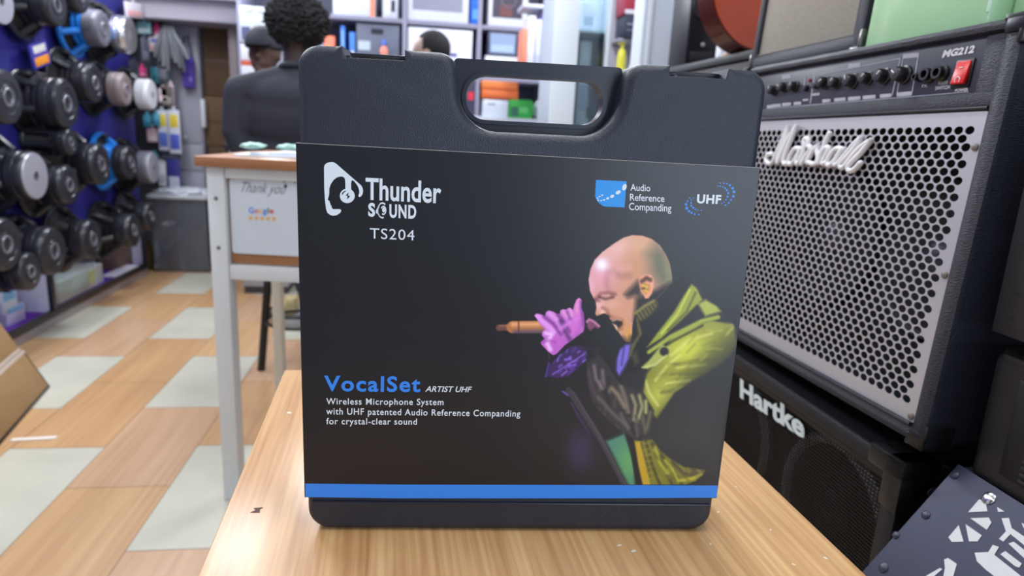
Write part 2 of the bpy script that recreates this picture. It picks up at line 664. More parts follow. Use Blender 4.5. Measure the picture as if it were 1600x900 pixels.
# ------------------------------------------------------------------ printed paper sleeve round the case
INK = mat('sleeve_ink_black', (20, 22, 29), 0.33, spec=0.5)
slv = thing('paper_sleeve', 'glossy black printed paper sleeve with blue bottom stripe wrapped round the case', 'packaging sleeve', M=CMAT)
pl = [cuv(x, y) for x, y in [(477, 777), (800, 779), (1120, 778.5)]]
pt = [cuv(x, y) for x, y in [(462, 223), (820, 242), (1188, 262)]]
sb = MB()
L, Rr, D1 = -0.2113, 0.2050, 0.0995
prof = [(L, D1), (L, 0.0), (0.0, -0.0004), (Rr, 0.0), (Rr, D1)]
N_ = 24
top_z = lambda u: pt[0][1] + (pt[2][1] - pt[0][1]) * (u - L) / (Rr - L)
bot_z = lambda u: pl[0][1] + (pl[2][1] - pl[0][1]) * (u - L) / (Rr - L)
path = [(L, D1), (L, 0.0004), (L + 0.0004, 0.0)] + [(L + (Rr - L) * k / N_, 0.0) for k in range(1, N_)] + [(Rr - 0.0004, 0.0), (Rr, 0.0004), (Rr, D1)]
T_ = 0.0006
inn = [(L + T_, D1), (L + T_, 0.001), (L + T_ + 0.0002, T_)] + [(L + (Rr - L) * k / N_, T_) for k in range(1, N_)] + [(Rr - T_ - 0.0002, T_), (Rr - T_, 0.001), (Rr - T_, D1)]
vv = []
for P_ in (path, inn):
    vv += [(u, d, bot_z(u)) for u, d in P_] + [(u, d, top_z(u)) for u, d in P_]
n = len(path)
fc = []
for i in range(n - 1):
    fc += [[i, i + 1, n + i + 1, n + i], [2 * n + i, 3 * n + i, 3 * n + i + 1, 2 * n + i + 1],
           [i, 2 * n + i, 2 * n + i + 1, i + 1], [n + i, n + i + 1, 3 * n + i + 1, 3 * n + i]]
sb._add(vv, fc)
sb.b2((L, D1 - 0.0003, bot_z(0)), (Rr, D1 + 0.0003, top_z(0)))
sb.build('front_panel', INK, slv, 30)

PAPER = col((176, 170, 164), 0.7)
eg = MB()
for i in range(1, n - 2):
    (u0, d0), (u1, d1) = path[i], path[i + 1]
    eg.poly([(u0, d0, top_z(u0) + 0.0001), (u1, d1, top_z(u1) + 0.0001), (u1, d1 + T_, top_z(u1) + 0.0001), (u0, d0 + T_, top_z(u0) + 0.0001)])
    eg.poly([(u0, d0 - 0.0001, top_z(u0) + 0.0001), (u1, d1 - 0.0001, top_z(u1) + 0.0001), (u1, d1 - 0.0001, top_z(u1) - 0.0003), (u0, d0 - 0.0001, top_z(u0) - 0.0003)])
eg.build('cut_edge', PAPER, slv, 0)

pf = lambda off: (lambda x, y: (x, -off, y))
WHITE_INK = mat('ink_white', (226, 234, 242), 0.38)
BLUE_INK = mat('ink_blue', (50, 136, 236), 0.38)
BLUE2 = mat('ink_bright_blue', (20, 150, 235), 0.38)


def P(x, y):
    return cuv(x, y)


m = MB()
m.poly([(u, -0.0001, v) for u, v in [P(*q) for q in [(477, 755.5), (620, 757), (800, 757.5), (1000, 758), (1121.3, 758.5), (1120, 777.5), (960, 778.5), (800, 778.5), (620, 778.5), (477.5, 776.5)]]])
m.build('blue_stripe', BLUE_INK, slv, 0)

c3 = lambda x, y: (490 + x / 6, 240 + y / 6)
lg = MB()
icon = [(98, 130), (103, 108), (118, 92), (140, 83), (165, 79), (185, 80), (210, 93), (290, 163), (370, 232), (420, 275), (448, 300), (460, 325), (464, 350), (459, 380), (447, 398), (432, 408), (421, 402), (420, 392),
        (428, 372), (428, 345), (418, 312), (398, 281), (378, 257), (366, 250), (356, 256), (352, 275), (352, 350), (298, 350), (297, 262), (293, 235), (280, 219), (255, 214), (220, 222), (187, 248), (160, 288), (147, 330), (146, 385), (132, 432), (150, 446), (151, 460), (158, 466), (157, 478), (168, 490), (170, 506), (182, 521),
        (245, 520), (258, 528), (258, 545), (240, 563), (215, 578), (185, 583), (155, 575), (130, 555), (117, 520), (108, 450), (100, 330)]
lg.poly([(u, -0.0001, v) for u, v in [P(*c3(*q)) for q in icon]])
lg.poly([(u, -0.00012, v) for u, v in [P(*c3(*q)) for q in disc((316, 396), 70, 68, 0, 32)]])
lg.use(WHITE_INK)
t = lambda s, bl, br, tl, **k: text(lg, s, P(*bl), P(*br), P(*tl), pf(0.0001), **k)
t('Thunder', (571.2, 311.9), (689, 317.9), (571.2, 277.6), bold=0.022, space=1.02)
t('S', (575.3, 338.3), (586.2, 338.8), (575.3, 316.9), bold=0.04)
t('UND', (608.5, 340.2), (650.3, 342), (608.5, 318.8), bold=0.035, space=1.15)
for cx, cy, r0, r1, a0, a1 in [(645, 532, 62, 76, 0.9, 5.0), (655, 532, 30, 44, -2.2, 2.6)]:
    k_ = 18
    o_ = [(cx + r1 * 0.62 * math.cos(a0 + (a1 - a0) * i / k_), cy - r1 * math.sin(a0 + (a1 - a0) * i / k_)) for i in range(k_ + 1)]
    i_ = [(cx + r0 * 0.62 * math.cos(a0 + (a1 - a0) * i / k_), cy - r0 * math.sin(a0 + (a1 - a0) * i / k_)) for i in range(k_ + 1)]
    for i in range(k_):
        lg.poly([(u, -0.0001, v) for u, v in [P(*c3(*q)) for q in (o_[i], o_[i + 1], i_[i + 1], i_[i])]])
lg.poly([(u, -0.0001, v) for u, v in [P(*c3(*q)) for q in [(610, 480), (620, 488), (606, 530), (612, 572), (640, 602), (618, 586), (586, 556), (582, 540)]]])
lg.poly([(u, -0.0001, v) for u, v in [P(*c3(*q)) for q in disc((658, 528), 16, 24, 0, 14)]])
lg.build('brand_logo', WHITE_INK, slv, 0)
bk = MB()
for q_ in ([(330, 362), (300, 393), (320, 397), (312, 430), (344, 400), (322, 391)], [(264, 388), (272, 362), (296, 347), (306, 350), (284, 366), (272, 386)]):
    bk.poly([(u, -0.0002, v) for u, v in [P(*c3(*q)) for q in q_]])
bk.build('logo_detail', INK, slv, 0)


def printed(name, *rows):
    global lg
    lg = MB()
    for s_, bl, br, tl, k in rows:
        t(s_, bl, br, tl, **k)
    lg.build(name, WHITE_INK, slv, 0)


printed('model_number', ('TS204', (578, 372.4), (647.5, 375.6), (578, 356.3), dict(space=1.1)))
printed('tagline', ('Wireless Microphone System', (509.8, 631.8), (692.9, 633), (509.8, 622.0), dict(bold=0.010, space=1.12)))
printed('tagline', ('with UHF patented Audio Reference Companding', (509.8, 647.4), (812.7, 651.0), (509.8, 637.4), dict(bold=0.010, space=1.12)))
printed('tagline', ('for crystal-clear sound', (509.8, 662.9), (651.3, 663.6), (509.8, 653.0), dict(bold=0.010, space=1.12)))
printed('subtitle', ('ARTIST UHF', (664.5, 611.9), (735, 612.7), (664.5, 603.2), dict(bold=0.012, shear=0.27)))
printed('badge_text', ('Audio', (985.1, 297.8), (1015.9, 299.2), (985.1, 287.2), dict(bold=0.007)), ('Reference', (984.3, 313.3), (1038, 315.6), (984.3, 302.6), dict(bold=0.007)),
        ('Companding', (982.8, 328.0), (1048.9, 330.6), (982.8, 316.8), dict(bold=0.007)))
printed('emblem_text', ('UHF', (1088.5, 317.6), (1126, 318.8), (1088.5, 303.4), dict(bold=0.04, shear=0.08, space=1.08)))
lg = MB()
t('VocalSet', (506.4, 611.0), (656.6, 612.6), (506.4, 586.8), bold=0.024, space=1.14)
lg.build('product_title', BLUE_INK, slv, 0)
c4 = lambda x, y: (910 + x / 6.154, 260 + y / 6.154)
em = MB().use(BLUE2)
em.poly([(u, -0.0001, v) for u, v in [P(*c4(*q)) for q in [(130, 130), (425, 143), (415, 270), (405, 394), (215, 386), (185, 373), (150, 343), (130, 312), (122, 290)]]])
em.use(WHITE_INK)
for x, y, a, b in [(404, 200, 20, 33), (343, 250, 27, 17), (286, 287, 21, 14), (243, 307, 15, 10), (208, 322, 12, 7), (180, 328, 11, 6), (152, 325, 10, 6), (145, 305, 6, 8), (165, 289, 10, 6), (190, 276, 11, 6)]:
    em.poly([(u, -0.0002, v) for u, v in [P(*c4(*q)) for q in disc((x, y), a, b, -0.5 if x != 404 else 0.35)]])
em.build('blue_badge', None, slv, 0)
em = MB().use(BLUE_INK)
for x, y, d in [(1325, 160, 10), (1360, 162, 11), (1390, 165, 12), (1418, 182, 16), (1443, 210, 18), (1457, 245, 20), (1450, 287, 18), (1428, 322, 14), (1407, 350, 12), (1377, 372, 12), (1302, 188, 9), (1325, 190, 9), (1350, 197, 11), (1372, 210, 13), (1390, 230, 14), (1402, 257, 15), (1395, 290, 14), (1380, 320, 11), (1362, 343, 9), (1340, 355, 8),
                (1030, 303, 9), (1010, 335, 12), (997, 365, 18), (1003, 402, 20), (1025, 430, 17), (1050, 447, 15), (1080, 460, 12), (1120, 463, 10), (1068, 303, 9), (1047, 322, 10), (1045, 350, 13), (1047, 378, 14), (1065, 397, 14), (1085, 412, 11), (1108, 420, 9), (1142, 422, 9)]:
    em.poly([(u, -0.0001, v) for u, v in [P(*c4(*q)) for q in disc((x, y), d * 0.75, d * 0.75, 0, 10)]])
em.build('dot_emblem', None, slv, 0)

# ------------------------------------------------------------------ the printed stage photograph on the sleeve (a flat print: ink colours per point)
GX0, GX1, GY0, GY1, GS = 770.0, 1152.0, 360.0, 757.5, 1.0
gx, gy = np.meshgrid(np.arange(GX0, GX1, GS), np.arange(GY0, GY1, GS))
ink = np.zeros(gx.shape + (3,))
wgt = np.zeros(gx.shape)
A5 = lambda p: (820 + p[0] / 4.286, 350 + p[1] / 4.286)
B6 = lambda p: (820 + p[0] / 3.463, 520 + p[1] / 3.463)
C4 = lambda p: (760 + p[0] / 2.045, 340 + p[1] / 2.045)


def sdist(pts, closed=True):
    d = np.full(gx.shape, 1e9)
    inside = np.zeros(gx.shape, bool)
    n = len(pts)
    for i in range(n if closed else n - 1):
        (x0, y0), (x1, y1) = pts[i], pts[(i + 1) % n]
        dx, dy = x1 - x0, y1 - y0
        tt = np.clip(((gx - x0) * dx + (gy - y0) * dy) / (dx * dx + dy * dy + 1e-9), 0, 1)
        d = np.minimum(d, np.hypot(gx - x0 - tt * dx, gy - y0 - tt * dy))
        if closed and dy != 0:
            c = ((y0 > gy) != (y1 > gy)) & (gx < x0 + (gy - y0) * dx / dy)
            inside ^= c
    return np.where(inside, -d, d) if closed else d


def lay(a, rgb):
    global ink, wgt
    a = np.clip(a, 0, 1)
    ink = ink * (1 - a[..., None]) + np.array(rgb, float) * a[..., None]
    wgt = np.maximum(wgt, a)


CLIP = None


def fill(f, pts, rgb, soft=1.0, op=1.0, clip=None):
    s = sdist([f(p) for p in pts])
    a = np.clip(0.5 - s / soft / 2, 0, 1) * op
    if clip is not None:
        a = a * clip
    lay(a, rgb)
    return np.clip(0.5 - s / 2, 0, 1)


def line(f, pts, rgb, wd, soft=1.0, op=1.0, clip=None):
    s = sdist([f(p) for p in pts], False) - wd / 2
    a = np.clip(0.5 - s / soft / 2, 0, 1) * op
    if clip is not None:
        a = a * clip
    lay(a, rgb)


def blob(f, c, rx, ry, rgb, op=1.0, clip=None, rot=0.0):
    cx, cy = f(c)
    sx = f((c[0] + 1, c[1]))[0] - cx
    dx, dy = gx - cx, gy - cy
    x, y = dx * math.cos(rot) + dy * math.sin(rot), -dx * math.sin(rot) + dy * math.cos(rot)
    a = np.exp(-((x / (rx * sx)) ** 2 + (y / (ry * sx)) ** 2)) * op
    if clip is not None:
        a = a * clip
    lay(a, rgb)


DK = (16, 16, 20)
# stage glow behind
blob(B6, (300, 640), 130, 190, (58, 50, 82), 0.85)
blob(A5, (470, 850), 60, 50, (60, 58, 78), 0.7)
fill(B6, [(425, 580), (540, 530), (570, 600), (600, 700), (606, 840), (560, 840), (500, 720)], (70, 120, 100), 6)
blob(B6, (560, 700), 60, 100, (92, 150, 84), 0.8, np.clip(0.5 - sdist([B6(q) for q in [(425, 580), (540, 530), (570, 600), (600, 700), (606, 840), (560, 840), (500, 720)]]) / 2, 0, 1))
# far arm and body in shadow
fill(B6, [(200, 300), (300, 300), (540, 520), (520, 550), (440, 580), (380, 560), (300, 480)], (26, 24, 28), 4)
line(B6, [(250, 380), (300, 470), (350, 540)], (92, 56, 140), 2.0, 2, .8)
line(B6, [(205, 318), (232, 335)], (128, 90, 200), 3, 2)
# microphone stand
line(B6, [(235, 305), (400, 560), (545, 840)], (52, 48, 56), 9, 2)
line(B6, [(262, 320), (420, 580), (556, 840)], (84, 78, 86), 1.5, 2, .7)
# torso
BODY = [(520, 290), (600, 270), (660, 190), (690, 225), (708, 262), (742, 285), (778, 320), (802, 352), (800, 420), (786, 520), (768, 620), (744, 780), (740, 860), (480, 860), (455, 700), (520, 700), (430, 520), (440, 420)]
bodym = fill(C4, BODY, (30, 30, 32), 2)
fill(C4, [(560, 720), (720, 380), (800, 360), (790, 520), (765, 640), (742, 790), (700, 760)], (40, 41, 43), 24, .85, bodym)
fill(B6, [(540, 530), (600, 590), (640, 840), (610, 840), (575, 660)], (16, 15, 18), 2)
# jacket hem
hem = fill(B6, [(592, 582), (690, 575), (735, 640), (800, 690), (860, 725), (975, 745), (960, 770), (925, 800), (850, 832), (650, 835), (620, 720)], (112, 108, 36), 2)
for p, c_, w_ in [([(655, 590), (690, 720), (735, 830)], (40, 38, 20), 3), ([(690, 600), (760, 740), (800, 828)], (52, 48, 24), 4), ([(630, 600), (665, 720), (680, 830)], (60, 56, 24), 2), ([(730, 650), (790, 730), (850, 820)], (56, 54, 26), 5), ([(705, 620), (730, 700), (770, 760)], (176, 176, 56), 4), ([(800, 700), (860, 760), (940, 775)], (62, 58, 40), 5), ([(840, 800), (900, 790), (955, 765)], (190, 182, 60), 4), ([(760, 690), (800, 740), (830, 800)], (178, 180, 60), 3.5)]:
    line(B6, p, c_, w_, 2.5, .9, hem)
fill(B6, [(596, 590), (622, 588), (655, 720), (682, 835), (640, 835), (615, 720)], (176, 142, 40), 2)
for k in range(7):
    line(B6, [(640 + k * 5, 600 + k * 32), (668 + k * 5, 596 + k * 32)], (140, 122, 50), 1.6, 1.5, .8)
blob(B6, (930, 740), 60, 30, (70, 62, 60), .7, hem)
# upper sleeve and shoulder, lit yellow-green
sh = fill(C4, [(500, 560), (512, 500), (560, 430), (600, 375), (660, 345), (720, 330), (790, 340), (800, 400), (780, 440), (745, 470), (700, 500), (660, 520), (600, 560), (545, 640), (515, 620)], (120, 122, 40), 3)
blob(C4, (640, 420), 80, 55, (196, 200, 66), .95, sh, -0.5)
blob(C4, (560, 560), 50, 45, (178, 180, 70), .9, sh, -0.6)
blob(C4, (720, 350), 50, 24, (150, 150, 60), .8, sh)
for p, c_, w_ in [([(600, 470), (680, 455), (740, 455)], (104, 104, 40), 3), ([(590, 500), (670, 500), (720, 500)], (96, 96, 40), 3), ([(560, 560), (640, 545), (690, 540)], (92, 92, 44), 3.5), ([(610, 480), (700, 470)], (214, 216, 110), 2), ([(575, 530), (650, 520)], (222, 222, 120), 2), ([(590, 440), (650, 390), (720, 370)], (216, 218, 120), 2.5), ([(540, 520), (580, 470), (620, 440)], (220, 222, 130), 2.5), ([(548, 600), (520, 560), (508, 520)], (218, 218, 140), 3)]:
    line(C4, p, c_, w_, 3, .75, sh)
fill(C4, [(700, 470), (800, 390), (800, 560), (640, 700), (560, 700), (600, 600)], (38, 39, 40), 26, .95, bodym)
# forearm leather
fa = fill(B6, [(330, 150), (390, 110), (430, 140), (490, 230), (520, 275), (600, 310), (640, 320), (675, 380), (700, 420), (690, 500), (678, 575), (630, 585), (590, 575), (520, 530), (430, 450), (360, 370), (335, 280)], (44, 40, 42), 2)
for p, c_, w_ in [([(375, 180), (385, 250), (420, 300)], (132, 112, 122), 4), ([(420, 205), (425, 260), (455, 320)], (128, 114, 116), 4), ([(450, 250), (440, 320), (460, 400)], (24, 22, 24), 5), ([(470, 300), (500, 330), (540, 400)], (140, 122, 96), 6), ([(520, 290), (545, 360), (560, 430)], (120, 106, 90), 6), ([(580, 340), (600, 390), (590, 470)], (170, 165, 120), 4), ([(620, 340), (635, 400), (610, 480)], (188, 184, 120), 4),
                  ([(655, 370), (655, 430)], (206, 206, 120), 4), ([(560, 450), (575, 520), (620, 570)], (24, 24, 26), 5), ([(680, 430), (660, 520)], (110, 106, 76), 4), ([(640, 450), (650, 540)], (100, 98, 76), 3), ([(520, 440), (560, 520)], (96, 92, 84), 4), ([(600, 480), (610, 560)], (90, 88, 78), 3), ([(345, 210), (365, 300), (400, 370)], (70, 58, 66), 5), ([(400, 350), (480, 440), (560, 510)], (92, 84, 78), 5)]:
    line(B6, p, c_, w_, 3, .85, fa)
random.seed(23)
for k in range(46):          # fine leather wrinkles
    x, y = random.uniform(520, 790), random.uniform(335, 560)
    a = random.uniform(-0.9, 0.1)
    L_ = random.uniform(12, 46)
    line(C4, [(x, y), (x + L_ * 0.5 * math.cos(a), y + L_ * 0.5 * math.sin(a) + random.uniform(-4, 4)), (x + L_ * math.cos(a), y + L_ * math.sin(a))], random.choice([(86, 88, 34), (74, 76, 34), (206, 208, 104), (190, 192, 80)]), random.uniform(1.0, 2.2), 3.0, 0.38, sh)
for k in range(26):
    x, y = random.uniform(350, 680), random.uniform(150, 560)
    a = random.uniform(0.9, 1.9)
    L_ = random.uniform(20, 60)
    line(B6, [(x, y), (x + L_ * math.cos(a) + random.uniform(-6, 6), y + L_ * 0.5 * math.sin(a)), (x + L_ * math.cos(a), y + L_ * math.sin(a))], random.choice([(20, 18, 22), (96, 86, 84), (130, 118, 104), (70, 62, 66)]), random.uniform(1.2, 2.6), 3.0, 0.45, fa)
for k in range(30):
    x, y = random.uniform(640, 930), random.uniform(600, 820)
    a = random.uniform(0.5, 1.4)
    L_ = random.uniform(14, 50)
    line(B6, [(x, y), (x + L_ * math.cos(a), y + L_ * math.sin(a))], random.choice([(66, 62, 24), (50, 46, 22), (186, 184, 62), (160, 156, 54)]), random.uniform(1.0, 2.4), 3.0, 0.45, hem)
# lapel, collar and straps
fill(C4, [(470, 400), (480, 260), (560, 230), (640, 186), (660, 190), (640, 300), (560, 400), (520, 480), (440, 500), (415, 470), (440, 400)], (15, 16, 18), 3)
fill(C4, [(655, 212), (672, 225), (690, 262), (660, 290), (620, 330), (560, 385), (512, 415), (545, 370), (600, 300), (630, 250)], (142, 150, 48), 2)
line(C4, [(650, 230), (610, 310), (560, 370)], (206, 210, 90), 2.5, 2, .8)
line(C4, [(668, 240), (640, 300), (580, 360)], (60, 62, 26), 2.5, 2, .8)
fill(C4, [(676, 275), (700, 262), (735, 280), (750, 300), (700, 315), (690, 300)], (160, 166, 70), 3)
line(C4, [(520, 430), (590, 380), (690, 330), (740, 318)], (150, 158, 60), 7, 2)
line(C4, [(520, 440), (600, 392), (690, 345)], (32, 34, 20), 3, 2, .9)
fill(C4, [(495, 478), (520, 455), (560, 405), (588, 420), (570, 450), (545, 468), (515, 484)], (158, 164, 80), 2)
fill(C4, disc((568, 428), 14, 14), (28, 28, 22), 2)
line(C4, [(500, 480), (540, 470), (575, 440)], (206, 206, 140), 2, 2, .8)
# purple scarf end and zipper
fill(C4, [(415, 450), (425, 420), (445, 405), (462, 405), (455, 450), (440, 480), (425, 510), (413, 490)], (112, 96, 190), 3)
line(C4, [(440, 412), (432, 470)], (60, 48, 110), 2.5, 2, .9)
fill(C4, [(462, 440), (480, 425), (490, 460), (475, 475)], (58, 54, 40), 3)
# head
HEAD = [(426, 370), (440, 300), (468, 238), (520, 185), (600, 128), (660, 90), (720, 73), (790, 77), (850, 98), (905, 140), (945, 200), (972, 262), (985, 330), (990, 390), (950, 430), (905, 480), (840, 540), (750, 600), (735, 620), (722, 680), (720, 740), (705, 788), (680, 792), (655, 768), (628, 728), (610, 695), (585, 668), (600, 650), (570, 642), (560, 612), (530, 600), (500, 612), (480, 618), (470, 600), (478, 560), (472, 518), (455, 490), (436, 450)]
hd = fill(A5, HEAD, (196, 140, 112), 1.2)
blob(A5, (500, 330), 130, 150, (218, 152, 168), .95, hd, .5)
blob(A5, (620, 160), 130, 70, (222, 172, 160), .9, hd, -.5)
blob(A5, (780, 150), 90, 60, (206, 160, 124), .8, hd)
fill(A5, [(815, 200), (880, 130), (960, 180), (1000, 380), (930, 450), (880, 400), (835, 330)], (96, 98, 76), 14, .95, hd)
blob(A5, (960, 330), 26, 90, (118, 124, 88), .6, hd, -.15)
blob(A5, (760, 300), 70, 100, (190, 136, 98), .7, hd)
blob(A5, (515, 272), 42, 42, (240, 238, 246), .98, hd, -.6)
blob(A5, (440, 420), 26, 60, (224, 168, 190), .7, hd)
line(A5, [(560, 330), (545, 400), (560, 440)], (160, 96, 110), 5, 6, .55, hd)
line(A5, [(600, 320), (640, 350), (700, 345)], (150, 100, 86), 6, 6, .6, hd)
line(A5, [(575, 345), (620, 300), (700, 290)], (214, 160, 150), 6, 6, .5, hd)
# brow, closed eye
line(A5, [(478, 505), (510, 470), (560, 465), (600, 470)], (120, 68, 70), 6, 3, .8, hd)
line(A5, [(500, 488), (540, 502), (590, 490)], (86, 44, 46), 4, 2, .9, hd)
line(A5, [(520, 478), (560, 478)], (216, 158, 152), 3, 3, .8, hd)
line(A5, [(470, 505), (500, 520)], (110, 60, 70), 4, 2, .9, hd)
blob(A5, (590, 540), 50, 30, (214, 160, 138), .8, hd)
blob(A5, (500, 545), 30, 30, (228, 176, 176), .9, hd)
line(A5, [(520, 560), (550, 580), (558, 610)], (140, 82, 78), 4, 3, .8, hd)
blob(A5, (520, 590), 18, 14, (240, 190, 170), .8, hd)
blob(A5, (540, 622), 40, 14, (40, 24, 26), .95, hd)
# cheek shading, mouth, chin
fill(A5, [(668, 470), (755, 380), (785, 440), (775, 490), (740, 480), (690, 494)], (42, 34, 32), 5, .95, hd)
fill(A5, [(745, 500), (900, 430), (1000, 380), (900, 540), (760, 640), (730, 650), (740, 560)], (26, 24, 24), 5, .98, hd)
fill(A5, [(572, 644), (618, 626), (655, 640), (664, 672), (650, 704), (622, 712), (608, 684), (588, 672)], (30, 16, 16), 2.5)
line(A5, [(588, 648), (622, 636), (644, 642)], (206, 190, 176), 3, 2, .8)
line(A5, [(575, 640), (605, 622), (640, 636)], (196, 120, 96), 4, 2.5, .9, hd)
fill(A5, [(588, 668), (612, 676), (626, 700), (620, 722), (604, 700)], (214, 170, 150), 2)
line(A5, [(640, 702), (662, 680), (664, 650)], (210, 136, 80), 4, 2.5, .9, hd)
blob(A5, (690, 730), 26, 48, (206, 146, 66), .9, hd)
line(A5, [(655, 765), (690, 790), (712, 760)], (60, 44, 30), 6, 4, .8, hd)
blob(A5, (640, 590), 40, 40, (206, 140, 108), .7, hd)
# ear
ear = fill(A5, [(766, 380), (780, 352), (812, 338), (845, 342), (864, 368), (862, 420), (850, 468), (828, 498), (806, 500), (796, 476), (776, 450), (770, 410)], (224, 152, 122), 1.5)
line(A5, [(784, 385), (815, 362), (840, 374)], (60, 34, 26), 6, 2.5, .9, ear)
fill(A5, [(778, 410), (800, 395), (836, 410), (832, 450), (812, 470), (790, 450)], (168, 118, 40), 3, .95)
line(A5, [(790, 412), (818, 420), (800, 440), (822, 456)], (230, 190, 80), 2.2, 2, .9, ear)
line(A5, [(782, 432), (802, 432)], (70, 44, 20), 2, 2, .9, ear)
# knitted collar
fill(A5, [(735, 595), (790, 545), (860, 508), (892, 520), (890, 552), (850, 600), (800, 640), (765, 655), (785, 735), (745, 800), (712, 880), (696, 890), (716, 810), (762, 738), (748, 660)], (96, 88, 46), 2.5)
for k in range(7):
    x, y = 745 + k * 22, 612 - k * 14
    line(A5, [(x, y), (x + 26, y + 42)], (40, 36, 20), 2.2, 2, .9)
line(A5, [(738, 598), (800, 548), (866, 512)], (150, 140, 80), 2.2, 2, .8)
# microphone
line(C4, [(40, 352), (100, 350)], (96, 60, 56), 11, 1.5)
line(C4, [(42, 346), (98, 344)], (150, 92, 70), 3, 2, .8)
line(C4, [(84, 350), (185, 349)], (166, 106, 66), 20, 1.5)
line(C4, [(84, 341), (185, 340)], (222, 160, 110), 6, 3, .9)
line(C4, [(90, 366), (185, 364)], (60, 60, 96), 5, 3, .8)
line(C4, [(103, 330), (103, 372)], (70, 40, 34), 1.6, 1.5)
fill(A5, [(395, 600), (430, 610), (500, 660), (520, 610), (560, 640), (520, 700), (470, 745), (395, 745)], (18, 16, 22), 3)
# hands
hand = [(62, 612), (78, 598), (108, 602), (132, 614), (140, 588), (160, 577), (190, 584), (215, 600), (232, 600), (236, 578), (255, 569), (275, 572), (284, 566), (302, 558), (322, 572), (330, 540), (344, 506), (364, 492), (382, 506), (380, 560), (396, 600), (402, 680), (394, 722), (340, 762), (270, 812), (215, 870), (190, 882), (160, 860), (112, 812), (104, 792), (130, 768), (110, 745), (118, 722), (136, 706), (100, 668)]
hm = fill(A5, hand, (176, 92, 180), 1.2)
for p, c_, w_ in [([(82, 616), (135, 665), (195, 720)], (222, 150, 222), 9), ([(165, 598), (215, 640), (255, 690)], (216, 148, 220), 8), ([(258, 586), (285, 620)], (222, 150, 206), 7), ([(303, 574), (315, 610)], (224, 152, 204), 6.5), ([(362, 508), (348, 560), (350, 620)], (222, 140, 190), 8), ([(350, 620), (330, 690), (290, 740)], (196, 104, 190), 12),
                  ([(130, 622), (190, 668), (240, 740)], (92, 40, 110), 3), ([(222, 610), (262, 660), (300, 720)], (86, 36, 104), 3.5), ([(240, 650), (270, 720), (300, 770)], (76, 36, 100), 6), ([(285, 590), (300, 630), (320, 650)], (110, 46, 120), 2.5), ([(140, 730), (180, 740), (150, 800), (170, 840)], (240, 196, 242), 6), ([(190, 790), (220, 750), (230, 800)], (190, 90, 190), 5), ([(120, 790), (160, 780), (200, 790)], (150, 64, 160), 2.5), ([(376, 520), (385, 600), (396, 680)], (120, 48, 130), 3), ([(240, 700), (300, 660), (340, 640)], (206, 118, 206), 6)]:
    line(A5, p, c_, w_, 3, .85, hm)
fill(A5, [(412, 650), (428, 633), (452, 640), (482, 660), (502, 684), (490, 704), (470, 690), (440, 715), (422, 700)], (120, 62, 92), 2)
line(A5, [(416, 655), (432, 638), (462, 652), (498, 684)], (214, 140, 190), 2.4, 2, .9)
# cuff
cf = fill(B6, [(128, 150), (140, 165), (195, 110), (250, 70), (300, 60), (345, 90), (350, 130), (300, 185), (240, 238), (180, 250), (125, 240), (105, 245), (115, 200)], (50, 30, 78), 2)
random.seed(11)
for k in range(34):
    x, y = random.uniform(150, 330), random.uniform(90, 230)
    line(B6, [(x, y), (x + random.uniform(5, 28), y - random.uniform(4, 26))], random.choice([(140, 96, 214), (112, 70, 190), (170, 130, 236), (84, 52, 150)]), random.uniform(1, 2.4), 2, .85, cf)
line(B6, [(150, 225), (220, 180), (330, 110)], (150, 110, 220), 1.6, 1.5, .8, cf)
line(B6, [(130, 155), (118, 205), (112, 240)], (96, 60, 160), 2, 1.5, .9, cf)
fill(B6, [(262, 60), (330, 30), (385, 70), (380, 130), (340, 150), (330, 95)], (22, 18, 26), 4)
line(B6, [(300, 75), (370, 90)], (60, 46, 66), 2, 2, .7)
line(A5, [(160, 870), (165, 900)], (170, 70, 170), 2, 2, .8)

PRINT_GAIN, PRINT_VEIL = 1.45, 0.004
INK_RGB = np.array(lin((22, 23, 27)))
s = ink / 255.0
lin_ink = np.where(s <= 0.04045, s / 12.92, ((s + 0.055) / 1.055) ** 2.4)
lin_ink = np.maximum(lin_ink * PRINT_GAIN - PRINT_VEIL, 0.004)
a_ = np.clip(wgt, 0, 1)[..., None]
# ink laid over nothing keeps the sleeve's black
norm = lin_ink
colr = norm * a_ + INK_RGB * (1 - a_)
H_, W_ = gx.shape
keep_v = wgt > 0.015
idx = -np.ones(gx.shape, int)
quad = keep_v[:-1, :-1] | keep_v[1:, :-1] | keep_v[:-1, 1:] | keep_v[1:, 1:]
used = np.zeros(gx.shape, bool)
used[:-1, :-1] |= quad
used[1:, :-1] |= quad
used[:-1, 1:] |= quad
used[1:, 1:] |= quad
idx[used] = np.arange(used.sum())
yy, xx = np.nonzero(used)
pts = [cuv(float(gx[r, c]), float(gy[r, c])) for r, c in zip(yy, xx)]
pts = [(min(u, 0.2047), -0.00006, v) for u, v in pts]
r_, c_ = np.nonzero(quad)
faces = np.stack([idx[r_, c_], idx[r_ + 1, c_], idx[r_ + 1, c_ + 1], idx[r_, c_ + 1]], 1).tolist()
me = bpy.data.meshes.new('stage_photo')
me.from_pydata(pts, [], faces)
at_ = me.color_attributes.new('ink', 'FLOAT_COLOR', 'POINT')
cc = np.ones((len(pts), 4))
cc[:, :3] = colr[yy, xx]
at_.data.foreach_set('color', cc.ravel())
pm = bpy.data.materials.new('printed_photo')
pm.use_nodes = True
nn = pm.node_tree.nodes.new('ShaderNodeAttribute')
nn.attribute_name = 'ink'
pm.node_tree.links.new(nn.outputs['Color'], pm.node_tree.nodes['Principled BSDF'].inputs['Base Color'])
pm.node_tree.nodes['Principled BSDF'].inputs['Roughness'].default_value = 0.33
me.materials.append(pm)
so = bpy.data.objects.new('stage_photo', me)
